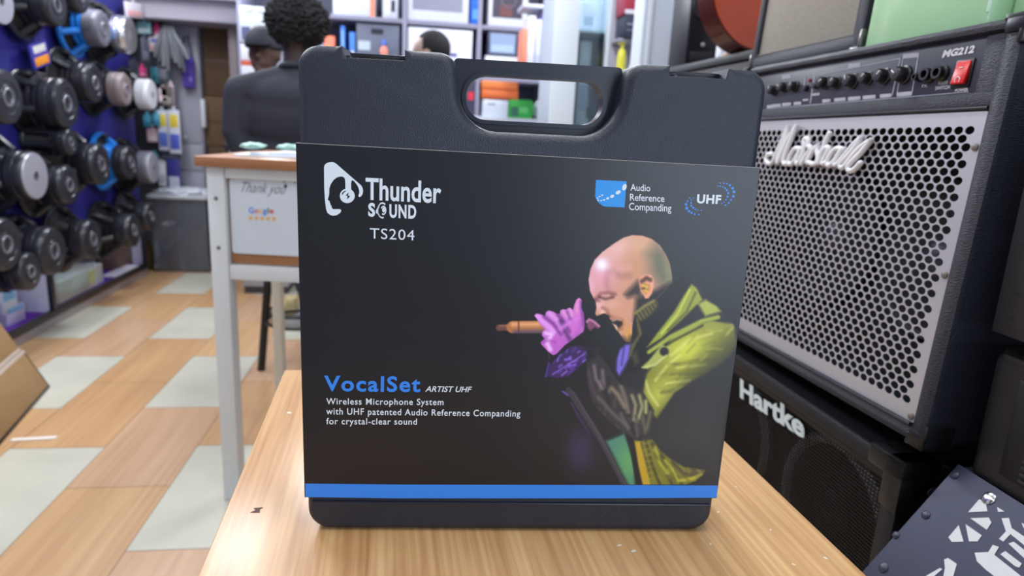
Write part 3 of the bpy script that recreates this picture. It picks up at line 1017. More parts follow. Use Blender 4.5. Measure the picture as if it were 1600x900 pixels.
C.collection.objects.link(so)
so.parent = slv
so['label'] = 'printed photo of a bald singer in a leather jacket gripping a microphone'

# ------------------------------------------------------------------ right side: combo amplifier
AQ = Vector((0.6820, 0.7729, 0.8016))
AU, AV, AW = Vector((0.0362, -0.9991, 0.0218)), Vector((0.0609, 0.0240, 0.9979)), Vector((-0.9975, -0.0348, 0.0617))
AM = frame(AQ, AU, AV, AW)       # local x: along the front towards the camera, y: up, z: out of the front
TOLEX = mat('tolex', (29, 32, 46), 0.42, bump=0.8, scale=260, stretch=(1.0, 3.0, 1.0))
TOLEX2 = mat('tolex_dark', (22, 23, 29), 0.5, bump=0.5, scale=300)
PIPE = mat('black_piping', (26, 28, 38), 0.3)
CHROME = mat('chrome', (220, 222, 226), 0.18, metal=1.0)
STEEL = mat('grille_steel', (196, 194, 198), 0.40, metal=0.45)
BLACKP = mat('black_plastic', (20, 20, 23), 0.32)
LETTER = mat('letter_white', (235, 235, 238), 0.4)


def apx(x, y, wz=0.0):
    p = onplane(x, y, AQ + AW * wz, AW) - AQ
    return p.dot(AU), p.dot(AV)


amp = thing('guitar_amplifier', 'black guitar combo amplifier with perforated silver front panel and red power switch', 'guitar amplifier', M=AM)
UL, UR, VB, VT, WB, WF = -0.640, 0.030, -0.024, 0.531, -0.262, 0.006
GU0, GU1, GV0, GV1 = -0.610, 0.0, 0.0, 0.42
mb = MB()
mb.b2((UL, VB, WB), (UL + 0.03, VT, WF), 0.010)
mb.b2((0.001, VB, WB), (UR, VT, WF), 0.010)
mb.b2((UL, 0.516, WB), (UR, VT, WF), 0.010)
mb.b2((UL, VB, WB), (UR, -0.001, WF), 0.010)
mb.b2((UL + 0.01, VB + 0.01, WB), (UR - 0.01, VT - 0.01, WB + 0.012))
mb.b2((UL + 0.02, 0.424, -0.10), (0.002, 0.4455, -0.001), 0.004)
mb.b2((-0.030, 0.424, -0.05), (0.004, 0.5165, -0.002), 0.002)
mb.build('cabinet', TOLEX, amp, 35)
MB().b2((UL + 0.02, VB + 0.02, -0.16), (0.01, 0.43, -0.15)).build('baffle', col((14, 14, 16), 0.6), amp)
# two drivers behind the grille
for cu_ in (-0.44, -0.165):
    dv = MB()
    M_ = Matrix.Translation((cu_, 0.21, -0.15))
    dv.use(col((24, 24, 27), 0.6)).lathe([(0.135, 0.012), (0.128, 0.02), (0.115, 0.008), (0.045, -0.03 + 0.032)], 40, M_)
    dv.use(col((58, 60, 72), 0.35)).lathe([(0.045, 0.003), (0.04, 0.012), (0.022, 0.022), (0.001, 0.025)], 28, M_)
    dv.build('speaker_driver', None, amp)
# perforated plate
holes = []
pu, pv = 0.0178, 0.01083
row = 0
v = 0.3965
right = [-0.0213, -0.0302]
while v > 0.0225:
    u = right[row % 2]
    # the hole field narrows a little towards the right edge as in the photograph
    while u > GU0 + 0.012:
        holes.append((u, v, 0.0075, 0.0055))
        u -= pu
    v -= pv
    row += 1
outer = rounded([(GU0, GV0 + 0.001), (GU0, GV1), (GU1, GV1), (GU1, GV0 + 0.001)], 0.002, 2)
gp = holed_plate('grille', outer, holes, 0.0012, STEEL, amp, lambda x, y, z: (x, y, z - 0.001), 14)
gp['label'] = 'perforated silver metal grille'
for x, y in [(1545 - 13, 230), (1479, 430), (1433, 655)]:
    u, vv_ = apx(x, y)
    MB().lathe([(0.005, 0), (0.005, 0.002), (0.003, 0.0035)], 14, Matrix.Translation((min(u, -0.006), max(vv_, 0.006), -0.0004))).build('grille_screw', col((120, 112, 104), 0.4), amp)
# script nameplate made of strokes
z3 = lambda p: apx(1190 + p[0] / 8.42, 185 + p[1] / 8.42)


def stroke(mb, pts, r=0.0046, closed=False):
    P_ = [Vector(z3(p)) for p in pts]
    out = []
    n = len(P_)
    for i in range(n - 1):
        p0, p1, p2, p3 = P_[max(i - 1, 0)], P_[i], P_[i + 1], P_[min(i + 2, n - 1)]
        for k in range(6):
            t_ = k / 6
            out.append(0.5 * ((2 * p1) + (p2 - p0) * t_ + (2 * p0 - 5 * p1 + 4 * p2 - p3) * t_ ** 2 + (3 * p1 - p0 - 3 * p2 + p3) * t_ ** 3))
    out.append(P_[-1])
    mb.tube([(p.x, p.y, 0.006) for p in out], r, 8)
    for p in (out[0], out[-1]):
        mb.ell((p.x, p.y, 0.006), (r, r, r), sub=2)


lm = MB()
for pts in [[(175, 472), (120, 480), (98, 545), (130, 598), (182, 580), (235, 465), (305, 300), (382, 122)],
            [(382, 122), (335, 310), (262, 500), (248, 598)], [(248, 598), (330, 400), (415, 230), (500, 108)], [(500, 108), (400, 350), (328, 545), (345, 605), (385, 590)],
            [(552, 405), (485, 402), (425, 480), (390, 575), (425, 608), (478, 545), (550, 412)], [(552, 410), (500, 555), (512, 602), (545, 570)],
            [(545, 570), (590, 450), (606, 350), (600, 290), (640, 268), (656, 300), (648, 372)], [(648, 372), (690, 395), (625, 500), (568, 600)],
            [(640, 585), (655, 540), (720, 430), (782, 358)], [(782, 358), (772, 420), (785, 510), (762, 592), (705, 604), (655, 580)],
            [(935, 205), (862, 370), (785, 590)], [(815, 490), (880, 395), (928, 402), (882, 505), (842, 598), (880, 590)],
            [(1100, 410), (1030, 402), (955, 480), (908, 580), (928, 625), (982, 585), (1060, 470), (1105, 412)], [(1110, 410), (1040, 525), (1002, 612), (1045, 610)],
            [(1045, 610), (1160, 470), (1262, 345), (1355, 262)], [(1355, 262), (1235, 440), (1120, 560), (1078, 620), (1100, 655), (1150, 625)],
            [(1150, 625), (1260, 480), (1370, 370), (1482, 295)], [(1482, 295), (1360, 450), (1230, 580), (1182, 650), (1205, 695), (1270, 672), (1345, 592)]]:
    stroke(lm, pts)
lm.build('script_nameplate', LETTER, amp, 60)
# control panel
PW = -0.006
cpan = MB().b2((UL + 0.03, 0.4455, PW - 0.012), (-0.030, 0.5165, PW), 0.0008).build('control_panel', mat('panel_grey', (58, 60, 74), 0.42), amp)
c7 = lambda x, y: apx(1190 + x / 4.571, 60 + y / 4.571, PW)
pl_ = MB()


def pquad(mb, pts, dz=0.0006):
    mb.poly([(*c7(*p), PW + dz) for p in pts])


lines = [[(40, 505), (1480, 385), (1480, 379), (40, 499)], [(345, 465), (376, 260), (383, 260), (352, 465)], [(300, 345), (312, 270), (318, 270), (306, 345)], [(385, 262), (990, 140), (990, 147), (385, 268)], [(930, 410), (990, 140), (997, 140), (937, 410)],
         [(965, 405), (1010, 135), (1016, 135), (971, 405)], [(1070, 402), (1122, 105), (1129, 105), (1077, 402)]]
for q in lines:
    pquad(pl_, q)
pl_.build('panel_rule', col((172, 172, 186), 0.5), cpan, 0)
for x, y, w_, h_ in [(60, 487, 40, 20), (108, 480, 62, 22), (180, 471, 62, 22), (258, 464, 52, 20), (465, 446, 58, 22), (562, 437, 82, 24), (664, 429, 90, 26), (770, 420, 92, 26), (888, 410, 82, 26), (1020, 398, 104, 30), (180, 275, 66, 26), (665, 195, 86, 32), (1068, 124, 112, 34), (390, 400, 54, 16), (315, 440, 40, 12)]:
    tm = MB()
    sl = -0.09 * w_ / 2
    pquad(tm, [(x - w_ / 2, y + h_ / 2 - sl), (x + w_ / 2, y + h_ / 2 + sl), (x + w_ / 2, y - h_ / 2 + sl), (x - w_ / 2, y - h_ / 2 - sl)], 0.0007)
    tm.build('label_block', col((178, 178, 190), 0.5), cpan, 0)


def panel_text(name, s, bl, br, tl, **k):
    tm = MB()
    text(tm, s, c7(*bl), c7(*br), c7(*tl), lambda x, y: (x, y, PW + 0.0008), **k)
    tm.build(name, LETTER, cpan, 0)


panel_text('model_badge', 'MG212', (1290, 140), (1516, 104), (1300, 88), bold=0.05, shear=0.2)
panel_text('switch_text', 'POWER', (1384, 384), (1478, 376), (1386, 362), bold=0.02)
panel_text('jack_text', 'FOOT', (1266, 334), (1334, 328), (1268, 312))
panel_text('jack_text', 'SWITCH', (1243, 370), (1346, 360), (1245, 346))
panel_text('jack_text', 'FX', (1150, 352), (1186, 349), (1150, 332))
kn0 = None
for x, y, r in [(97, 372, 0.0105), (172, 350, 0.0105), (245, 345, 0.0105), (462, 318, 0.0115), (545, 318, 0.0105), (664, 306, 0.0125), (770, 288, 0.0110), (890, 272, 0.0125), (1030, 262, 0.0135)]:
    u, v = c7(x, y)
    if kn0 is None:
        k = MB().lathe([(1.0, 0), (1.0, 0.25), (0.82, 0.35), (0.78, 1.25), (0.66, 1.42), (0.02, 1.45)], 24)
        kn0 = k.build('knob', BLACKP, cpan)
        pn = MB().b2((-0.06, 0.1, 1.40), (0.06, 0.72, 1.48), 0.02).build('pointer', LETTER, kn0)
        kk, pp = kn0, pn
    else:
        kk = kn0.copy()
        C.collection.objects.link(kk)
        pp = pn.copy()
        C.collection.objects.link(pp)
        pp.parent = kk
        kk.parent = cpan
    kk.location = (u, v, PW)
    kk.scale = (r, r, r)
    kk.rotation_euler = (0, 0, random.uniform(-1.2, 1.2))
for x, y in [(395, 338), (325, 356)]:
    u, v = c7(x, y)
    MB().lathe([(0.006, 0), (0.006, 0.006), (0.004, 0.008)], 16, Matrix.Translation((u, v, PW))).build('push_button', BLACKP, cpan)
u, v = c7(347, 300)
MB().lathe([(0.003, 0), (0.003, 0.003), (0.001, 0.004)], 12, Matrix.Translation((u, v, PW))).build('indicator_lamp', col((150, 24, 44), 0.3), cpan)
for x, y in [(1212, 262), (1300, 250), (1140, 282)]:
    u, v = c7(x, y)
    rr = 0.011 if x > 1150 else 0.006
    j = MB().use(BLACKP).lathe([(rr, 0), (rr, 0.004), (rr * .8, 0.006), (rr * .8, 0.013), (rr * .5, 0.013), (rr * .45, 0.004)], 20, Matrix.Translation((u, v, PW)))
    j.build('jack_socket', None, cpan)
s0, s1, s2, s3 = c7(1392, 322), c7(1494, 312), c7(1512, 178), c7(1394, 196)
us, vs2 = (s0[0] + s1[0] + s2[0] + s3[0]) / 4, (s0[1] + s1[1] + s2[1] + s3[1]) / 4
sw_ = MB().b2((us - 0.0145, vs2 - 0.0185, PW), (us + 0.0145, vs2 + 0.0185, PW + 0.003), 0.001).build('power_switch', BLACKP, cpan)
MB().box((us, vs2, PW + 0.0045), (0.022, 0.030, 0.005), Matrix.Translation((us, vs2, PW)) @ Matrix.Rotation(-0.16, 4, 'X') @ Matrix.Translation((-us, -vs2, -PW)), 0.001).build('rocker', mat('switch_red', (214, 30, 30), 0.3), sw_)
lm = MB()
lm.tube([(us + 0.004 * math.cos(a), vs2 - 0.009 + 0.004 * math.sin(a), PW + 0.0085) for a in [k * math.pi / 8 for k in range(17)]], 0.0006, 5)
lm.tube([(us - 0.003, vs2 + 0.007, PW + 0.0068), (us + 0.003, vs2 + 0.007, PW + 0.0068)], 0.0006, 5)
lm.build('switch_mark', LETTER, sw_)
# corner guards, piping, feet
for (cu_, cv, su, sv) in ((UR, VT, -1, -1), (UR, VB, -1, 1), (UL, VT, 1, -1), (UL, VB, 1, 1)):
    g = MB()
    e = 0.003
    g.b2((cu_ - su * e, cv - sv * e, WF - 0.045), (cu_ + su * 0.030, cv + sv * 0.006, WF + e), 0.003)
    g.b2((cu_ - su * e, cv - sv * e, WF - 0.045), (cu_ + su * 0.006, cv + sv * 0.034, WF + e), 0.003)
    g.b2((cu_ - su * e, cv - sv * e, WF - 0.004), (cu_ + su * 0.026, cv + sv * 0.020, WF + e), 0.003)
    g.build('corner_guard', BLACKP, amp)
MB().tube([(UL + 0.03, 0.424, 0.001), (0.0, 0.424, 0.001)], 0.0022, 8).build('piping', PIPE, amp)
MB().tube([(UL + 0.03, -0.0006, 0.0045), (0.0, -0.0006, 0.0045)], 0.0025, 8).build('piping', PIPE, amp)
for u in (UL + 0.06, UR - 0.06):
    for wz in (WB + 0.05, WF - 0.05):
        MB().lathe([(0.016, 0), (0.019, 0.012)], 16, Matrix.Translation((u, VB - 0.009, wz)) @ Matrix.Rotation(-math.pi / 2, 4, 'X')).build('rubber_foot', BLACKP, amp)

# ------------------------------------------------------------------ bass speaker cabinet underneath
HA = Vector((0.680, 0.770, 0.0))
HU = Vector((0.0362, -0.9993, 0)).normalized()
HW = Vector((-HU.y * -1, HU.x * -1, 0))
HW = Vector((-0.9993, -0.0362, 0)).normalized()
HM = frame(HA, HU, (0, 0, 1), HW)


def hpx(x, y, wz=0.0):
    p = onplane(x, y, HA + HW * wz, HW) - HA
    return p.dot(HU), p.z


HTOP = 0.736
bass = thing('bass_cabinet', 'large black bass speaker cabinet with wire grille under the silver-fronted amplifier', 'speaker cabinet', M=HM)
mb = MB()
HL, HR, HD = -0.66, 0.0, -0.42
mb.b2((HL, 0.012, HD), (HL + 0.028, HTOP, 0), 0.008)
mb.b2((HR - 0.028, 0.012, HD), (HR, HTOP, 0), 0.008)
mb.b2((HL, HTOP - 0.028, HD), (HR, HTOP, 0), 0.008)
mb.b2((HL, 0.012, HD), (HR, 0.04, 0), 0.008)
mb.b2((HL + 0.01, 0.02, HD), (HR - 0.01, HTOP - 0.01, HD + 0.015))
mb.build('cabinet', TOLEX2, bass, 35)
MB().b2((HL + 0.02, 0.03, -0.05), (HR - 0.02, HTOP - 0.02, -0.04)).build('baffle', col((15, 15, 17), 0.6), bass)
for cu_ in (-0.50, -0.165):
    for cv in (0.56, 0.20):
        dv = MB()
        M_ = Matrix.Translation((cu_, cv, -0.04))
        dv.use(col((30, 30, 32), 0.5)).lathe([(0.150, 0.0), (0.150, 0.008), (0.138, 0.010)], 44, M_)
        dv.use(mat('pale_surround', (170, 170, 174), 0.4)).lathe([(0.138, 0.010), (0.132, 0.018), (0.122, 0.018), (0.117, 0.010)], 44, M_, False)
        dv.use(col((40, 40, 44), 0.5)).lathe([(0.117, 0.010), (0.05, -0.03 + 0.032)], 44, M_)
        dv.use(col((26, 26, 28), 0.4)).lathe([(0.05, 0.004), (0.035, 0.018), (0.002, 0.024)], 28, M_)
        dv.build('speaker_driver', None, bass)
gm = MB()
z = 0.045
while z < HTOP - 0.03:
    gm.b2((HL + 0.028, z, -0.0125), (HR - 0.030, z + 0.0019, -0.0105))
    z += 0.0060
u = HL + 0.03
while u < HR - 0.03:
    gm.b2((u, 0.042, -0.0135), (u + 0.0012, HTOP - 0.03, -0.0122))
    u += 0.0075
g_ = gm.build('grille', mat('grille_black', (26, 24, 24), 0.45, metal=0.3), bass, 0)
rim = MB()
for lo, hi in [((HR - 0.040, 0.04), (HR - 0.027, HTOP - 0.027)), ((HL + 0.027, 0.04), (HL + 0.04, HTOP - 0.027)), ((HL + 0.03, HTOP - 0.040), (HR - 0.03, HTOP - 0.027)), ((HL + 0.03, 0.038), (HR - 0.03, 0.05))]:
    rim.b2((*lo, -0.014), (*hi, -0.009), 0.001)
rim.build('grille_frame', col((36, 31, 28), 0.5), bass)
tm = MB()
hb0, hb1, ht0 = hpx(1158, 621, -0.008), hpx(1258, 686, -0.008), hpx(1158, 591, -0.008)
text(tm, 'Hartke', hb0, hb1, ht0, lambda x, y: (x, y, -0.0055), bold=0.03)
text(tm, 'Hartke', hb0, hb1, ht0, lambda x, y: (x + 0.0014, y - 0.0006, -0.0062), bold=0.03)
tm.build('nameplate', mat('nameplate_aluminium', (214, 226, 226), 0.4), bass, 0)
for cu_, su in ((HR, -1), (HL, 1)):
    for cv, sv in ((HTOP, -1), (0.012, 1)):
        g = MB()
        e = 0.014
        g.b2((cu_ - su * e, cv - sv * e, -0.052), (cu_ + su * 0.058, cv + sv * 0.018, e), 0.006)
        g.b2((cu_ - su * e, cv - sv * e, -0.052), (cu_ + su * 0.024, cv + sv * 0.066, e), 0.006)
        g.b2((cu_ - su * e, cv + sv * 0.0, -0.075), (cu_ + su * 0.010, cv + sv * 0.050, 0.0), 0.008)
        cg = g.build('corner_guard', BLACKP, bass)
        M_ = Matrix.Translation((cu_ - su * 0.0125, cv + sv * 0.032, -0.04)) @ Matrix.Rotation(-su * math.pi / 2, 4, 'Y')
        MB().lathe([(0.009, 0), (0.008, 0.002), (0.004, 0.0025), (0.004, 0.001)], 16, M_).build('screw', col((50, 50, 54), 0.35), cg)
for u in (HL + 0.08, HR - 0.08):
    for wz in (HD + 0.06, -0.06):
        MB().lathe([(0.02, 0), (0.022, 0.013)], 16, Matrix.Translation((u, 0, wz)) @ Matrix.Rotation(-math.pi / 2, 4, 'X')).build('rubber_foot', BLACKP, bass)

# ------------------------------------------------------------------ small combo on top, tan grille cloth
CLOTH = mat('grille_cloth', (158, 152, 140), 0.85, bump=0.9, scale=420, var=0.25, stretch=(1.0, 2.2, 1.0))
sa = thing('practice_amplifier', 'small black amplifier with tan woven grille cloth on top of the silver-fronted amplifier', 'guitar amplifier', M=AM)
sw = -0.020
sl, sr, sb_, stp = -0.662, -0.303, VT + 0.0035, VT + 0.40
mb = MB()
mb.b2((sl, sb_, sw - 0.2), (sl + 0.018, stp, sw), 0.006)
mb.b2((sr - 0.026, sb_, sw - 0.2), (sr, stp, sw), 0.006)
mb.b2((sl, sb_, sw - 0.2), (sr, sb_ + 0.026, sw), 0.008)
mb.b2((sl, stp - 0.06, sw - 0.2), (sr, stp, sw), 0.006)
mb.b2((sl + 0.005, sb_ + 0.005, sw - 0.2), (sr - 0.005, stp - 0.01, sw - 0.19))
mb.build('cabinet', TOLEX, sa, 35)
MB().b2((sl + 0.017, sb_ + 0.024, sw - 0.02), (sr - 0.025, stp - 0.055, sw - 0.008), 0.002).build('grille_cloth', CLOTH, sa)
MB().tube([(sl + 0.02, sb_ + 0.027, sw - 0.004), (sr - 0.028, sb_ + 0.027, sw - 0.004), (sr - 0.028, stp - 0.06, sw - 0.004)], 0.0016, 8).build('piping', col((110, 108, 112), 0.4), sa)
for cu_, su in ((sr, -1), (sl, 1)):
    g = MB()
    g.b2((cu_ - su * 0.002, sb_ - 0.002, sw - 0.03), (cu_ + su * 0.026, sb_ + 0.005, sw + 0.0025), 0.002)
    g.b2((cu_ - su * 0.002, sb_ - 0.002, sw - 0.03), (cu_ + su * 0.005, sb_ + 0.032, sw + 0.0025), 0.002)
    g.build('corner_guard', mat('corner_metal', (120, 118, 116), 0.25, metal=0.9), sa)
# mint green box
gb = thing('green_box', 'glossy mint green cardboard box on top of the silver-fronted amplifier', 'box', M=AM)
MINT = mat('mint_card', (176, 218, 170), 0.18, coat=0.4)
g0, g1 = -0.293, -0.058
MB().b2((g0, VT + 0.003, -0.245), (g1, VT + 0.26, sw - 0.002), 0.002).build('box_body', MINT, gb)
MB().b2((g1 - 0.004, VT + 0.02, sw - 0.0025), (g1 + 0.0006, VT + 0.25, sw - 0.0012), 0.0003).build('box_seam', col((206, 236, 214), 0.3), gb)
MB().b2((g0 - 0.0015, VT + 0.24, -0.2465), (g1 + 0.0015, VT + 0.264, sw - 0.0005), 0.002).build('box_lid', MINT, gb)
gb2 = thing('green_box', 'second mint green box standing just right of the first, set back, on the amplifier', 'box', M=AM)
MB().b2((g1 + 0.002, VT + 0.003, -0.25), (0.020, VT + 0.20, -0.055), 0.002).build('box_body', MINT, gb2)
MB().b2((g1 + 0.001, VT + 0.18, -0.2515), (0.0215, VT + 0.204, -0.0535), 0.002).build('box_lid', MINT, gb2)

# ------------------------------------------------------------------ sloped metal front with cut-outs, lower right
WY = 0.722
wa, wb = atY(1350, 895, WY), atY(1500, 727, WY)
sd = (wb - wa).normalized()
wn = Vector((-sd.z, 0, sd.x))
Wtop = wb.z
x_of = lambda z: wb.x + (z - wb.z) * sd.x / sd.z
wz0 = 0.43
rack = thing('road_case', 'plain black flight case standing on the floor under the navy sloped panel', 'flight case', (x_of(wz0) + 0.02, WY, 0))
mb = MB().b2((0, -0.62, 0.03), (0.55, -0.005, wz0), 0.008)
mb.build('case_body', TOLEX2, rack)
for z in (0.034, wz0 - 0.004):
    MB().b2((-0.003, -0.623, z - 0.012), (0.0, -0.004, z + 0.004)).build('edge_trim', CHROME, rack)
for x in (0.06, 0.49):
    for y in (-0.56, -0.07):
        MB().lathe([(0.025, 0), (0.025, 0.03)], 14, Matrix.Translation((x, y, 0))).build('caster', BLACKP, rack)
wedge = thing('stage_monitor', 'navy sloped metal panel with white-backed geometric cut-outs at the lower right', 'stage equipment', (x_of(wz0), WY, wz0))
NAVY = mat('navy_metal', (46, 50, 72), 0.42, metal=0.25)
lo_ = Vector((x_of(wz0), 0, wz0))
toL = lambda p: Vector(p) - Vector((x_of(wz0), WY, wz0))
mb = MB()
profw = [(x_of(wz0) + 0.004, wz0 + 0.001), (wb.x + 0.004, wb.z - 0.002), (wb.x + 0.30, wb.z - 0.002), (wb.x + 0.30, wz0 + 0.001)]
mb.prism([(a - x_of(wz0), b - wz0) for a, b in profw], lambda x, y, d: (x, d, y), -0.002, -0.60)
mb.build('housing', col((30, 31, 38), 0.5), wedge)
w0 = Vector((x_of(wz0), WY, wz0))
pn_ = lambda x, y: onplane(x, y, wb, wn) - w0
pmb = MB()
c_ = [Vector((0, 0, 0)), Vector((0, -0.602, 0)), Vector((wb.x, WY - 0.602, wb.z)) - w0, Vector((wb.x, WY, wb.z)) - w0]
pmb._add([*[p - wn * 0.0 for p in c_], *[p + wn * 0.003 for p in c_]], [[0, 1, 2, 3], [4, 7, 6, 5], [0, 4, 5, 1], [1, 5, 6, 2], [2, 6, 7, 3], [3, 7, 4, 0]])
pmb.build('sloped_panel', NAVY, wedge, 0)
k3 = lambda x, y: onplane(1340 + x / 4.092, 680 + y / 4.092, wb + wn * 0.003, wn) - w0
CUT = mat('cutout_white', (214, 214, 216), 0.5)
for pts in [[(708, 494), (778, 412), (800, 416), (822, 438), (832, 488)], [(722, 532), (840, 528), (858, 560), (828, 606)], [(692, 570), (796, 642), (770, 680), (714, 680)], [(582, 654), (648, 576), (680, 682), (604, 684)],
            [(893, 460), (942, 490), (900, 492)], [(922, 532), (970, 530), (988, 596), (1200, 740), (1160, 780), (980, 634), (934, 682), (906, 664), (950, 616)],
            [(750, 752), (838, 748), (866, 702), (906, 716), (876, 766), (1120, 960), (1000, 1000), (820, 860), (764, 806)],
            [(914, 762), (946, 742), (1052, 822), (1036, 848), (1010, 840)], [(966, 694), (1000, 682), (1100, 760), (1080, 800)], [(555, 796), (580, 786), (636, 824), (612, 910), (590, 960), (540, 960), (560, 850)], [(440, 900), (528, 850), (544, 858), (470, 920), (420, 930)], [(1050, 560), (1080, 580), (1064, 596)]]:
    cm = MB()
    P3 = [k3(*p) for p in pts]
    cm.poly([p + wn * 0.0006 for p in P3])
    n = len(P3)
    cm.build('cut_out', CUT, wedge, 0)
for x, y, r in [(838, 404, 0.0085), (165, 848, 0.007), (436, 510, 0.006), (245, 640, 0.005), (620, 255, 0.006)]:
    p = k3(x, y)
    rotm = Matrix.Translation(p) @ wn.to_track_quat('Z', 'Y').to_matrix().to_4x4()
    MB().lathe([(r, 0), (r, 0.001), (r * .7, 0.0024), (r * .2, 0.0028)], 16, rotm).build('bolt', CHROME if x == 838 else col((52, 54, 74), 0.35), wedge)

# stacked black gear standing on the sloped housing
e0 = WY - 0.004
ex = wb.x + 0.004
pa = atY(1545, 545, e0)
ga = thing('powered_speaker', 'black louvred speaker with rounded corner behind the navy panel, lowest of its stack', 'speaker', (ex, e0, Wtop))
hA = pa.z - Wtop
mb = MB()
mb.prism(rounded([(0, 0), (0, -0.36), (0.26, -0.36), (0.26, 0)], [0.02, 0.02, 0.01, 0.01], 6), lambda x, y, d: (x, y, d), hA, 0.0, 0.012, 3)
mb.build('cabinet', mat('speaker_black', (27, 27, 30), 0.38), ga, 40)
MB().b2((-0.003, -0.335, 0.018), (0.004, -0.05, hA - 0.022), 0.002).build('front_baffle', col((16, 16, 18), 0.5), ga)
lv = MB()
for k in range(14):
    z = 0.025 + k * (hA - 0.055) / 13
    lv.box((-0.004, -0.20, z), (0.006, 0.24, 0.004), Matrix.Translation((0, 0, 0)), 0.001)
lv.build('louvre_grille', col((34, 34, 37), 0.4), ga)
pb = atY(1557, 515, e0)
gb_ = thing('rack_unit', 'black rack panel with slotted holes standing on the louvred speaker', 'audio equipment', (ex, e0, pa.z))
hB = pb.z - pa.z
mb = MB().b2((0.001, -0.36, hB), (0.26, 0, hB + 0.33), 0.003)
mb.build('chassis', col((24, 24, 27), 0.45), gb_)
MB().b2((-0.004, -0.37, hB - 0.002), (0.0015, 0.002, hB + 0.335), 0.001).build('face_plate', col((40, 40, 44), 0.4), gb_)
for y in (-0.018, -0.35):
    for z in (0.02, 0.052, 0.11, 0.17):
        hm_ = MB()
        hm_.poly([(-0.0043, y + a, hB + z + b) for a, b in rounded([(-0.006, -0.003), (-0.006, 0.003), (0.006, 0.003), (0.006, -0.003)], 0.0028, 4)])
        hm_.build('slot', DARKP, gb_, 0)
for y in (-0.05, -0.31):
    for x in (0.04, 0.22):
        MB().lathe([(0.014, 0), (0.014, hB)], 14, Matrix.Translation((x, y, 0))).build('rubber_foot', BLACKP, gb_)

# ------------------------------------------------------------------ white counter desk with the thank-you poster
DY = R(-9)
d0 = Vector((-0.580, 1.985, 0))
DM = Matrix.Translation(d0) @ Matrix.Rotation(DY, 4, 'Z')
DU = Vector((math.cos(DY), math.sin(DY), 0))
DN = Vector((-math.sin(DY), math.cos(DY), 0))
WHITEM = mat('white_metal', (214, 218, 220), 0.4)
desk = thing('counter_desk', 'tall white metal counter desk with wooden top and a poster on its front', 'desk', M=DM)
DW, DD, DZ = 0.80, 0.50, 1.028


def dpx(x, y, off=0.0):
    p = onplane(x, y, d0 + DN * off, DN) - d0
    return p.dot(DU), p.z


for x, y in ((0, 0), (DW - 0.05, 0), (0, DD - 0.05), (DW - 0.05, DD - 0.05)):
    lw = 0.05 if y == 0 else 0.034
    MB().b2((x, y, 0), (x + lw, y + lw, DZ), 0.003).build('leg', WHITEM if y == 0 else col((206, 200, 184), 0.45), desk)
for z0, z1 in ((DZ - 0.031, DZ - 0.001), (0.708, 0.750)):
    MB().b2((0.051, 0.004, z0), (DW - 0.051, 0.044, z1), 0.002).build('rail', WHITEM, desk)
    MB().b2((0.010, 0.052, z0), (0.045, DD - 0.052, z1), 0.002).build('rail', WHITEM, desk)
    MB().b2((DW - 0.045, 0.052, z0), (DW - 0.010, DD - 0.052, z1), 0.002).build('rail', WHITEM, desk)
DTOP = wood('desk_wood', (140, 92, 58), (184, 128, 84), 0, 8.0, 0.35)
MB().b2((0.052, 0.022, 0.753), (DW - 0.052, 0.034, DZ - 0.032)).build('front_board', DTOP, desk)
MB().b2((-0.022, -0.02, DZ), (DW + 0.02, DD + 0.02, DZ + 0.028), 0.003).build('desk_top', DTOP, desk)
for z in (0.94, 0.80):
    MB().lathe([(0.006, 0), (0.005, 0.003), (0.002, 0.004)], 12, Matrix.Translation((0.025, 0, z)) @ Matrix.Rotation(math.pi / 2, 4, 'X')).build('bolt', col((110, 110, 112), 0.4), desk)
po = thing('poster', 'white thank-you poster with gold stars fixed to the front of the counter desk', 'poster', M=DM)
pb_ = MB()
pm0, pm1 = dpx(342, 275, 0.018), dpx(344, 411, 0.018)
pX0, pX1, pZ1, pZ0 = 0.056, 0.50, 0.995, 0.783
pb_.prism(rounded([(pX0, pZ0), (pX0, pZ1), (pX1, pZ1), (pX1, pZ0)], 0.008, 4), lambda x, y, d: (x, d, y), 0.018, 0.0208)
pb_.build('sheet', mat('poster_paper', (214, 222, 232), 0.5), po, 0)
PF = lambda x, y: (x, 0.0172, y)


def ptext(name, s_, bl, br, tl, mm, **k):
    tm = MB()
    text(tm, s_, dpx(*bl, 0.017), dpx(*br, 0.017), dpx(*tl, 0.017), PF, **k)
    return tm.build(name, mm, po, 0)


GREYI = col((112, 116, 128), 0.6)
ptext('greeting_text', 'Thank you', (373, 300), (443, 303), (374, 284), GREYI, shear=0.35, bold=-0.005)
gc = [(66, 133, 244), (219, 68, 55), (244, 180, 0), (66, 133, 244), (15, 157, 88), (219, 68, 55)]
gx0 = 388.5
for ch, c_, x0, x1, dy in zip('Google', gc, (388.5, 397.5, 404, 410.5, 417.8, 421), (396.5, 403, 409.5, 416.8, 420, 427.5), (0, 0, 0, 0, 0, 0)):
    h_ = 9.0 if ch in 'Gl' else 6.2
    tm = MB()
    v_, f_ = glyphs(ch, 0.02, 1.0)
    y0 = 333.0 + (x0 - 388) * 0.02
    ymax = max(q[1] for q in v_)
    kk = h_ / 1.0 if ch in 'Gl' else 9.0
    A_, B_, C_ = Vector(dpx(x0, y0, 0.017)), Vector(dpx(x1, y0 + 0.1, 0.017)), Vector(dpx(x0, y0 - 9.0, 0.017))
    tm._add([PF(*(A_ + (B_ - A_) * q[0] + (C_ - A_) * q[1])) for q in v_], f_)
    tm.build('coloured_letter', col(c_, 0.5), po, 0)
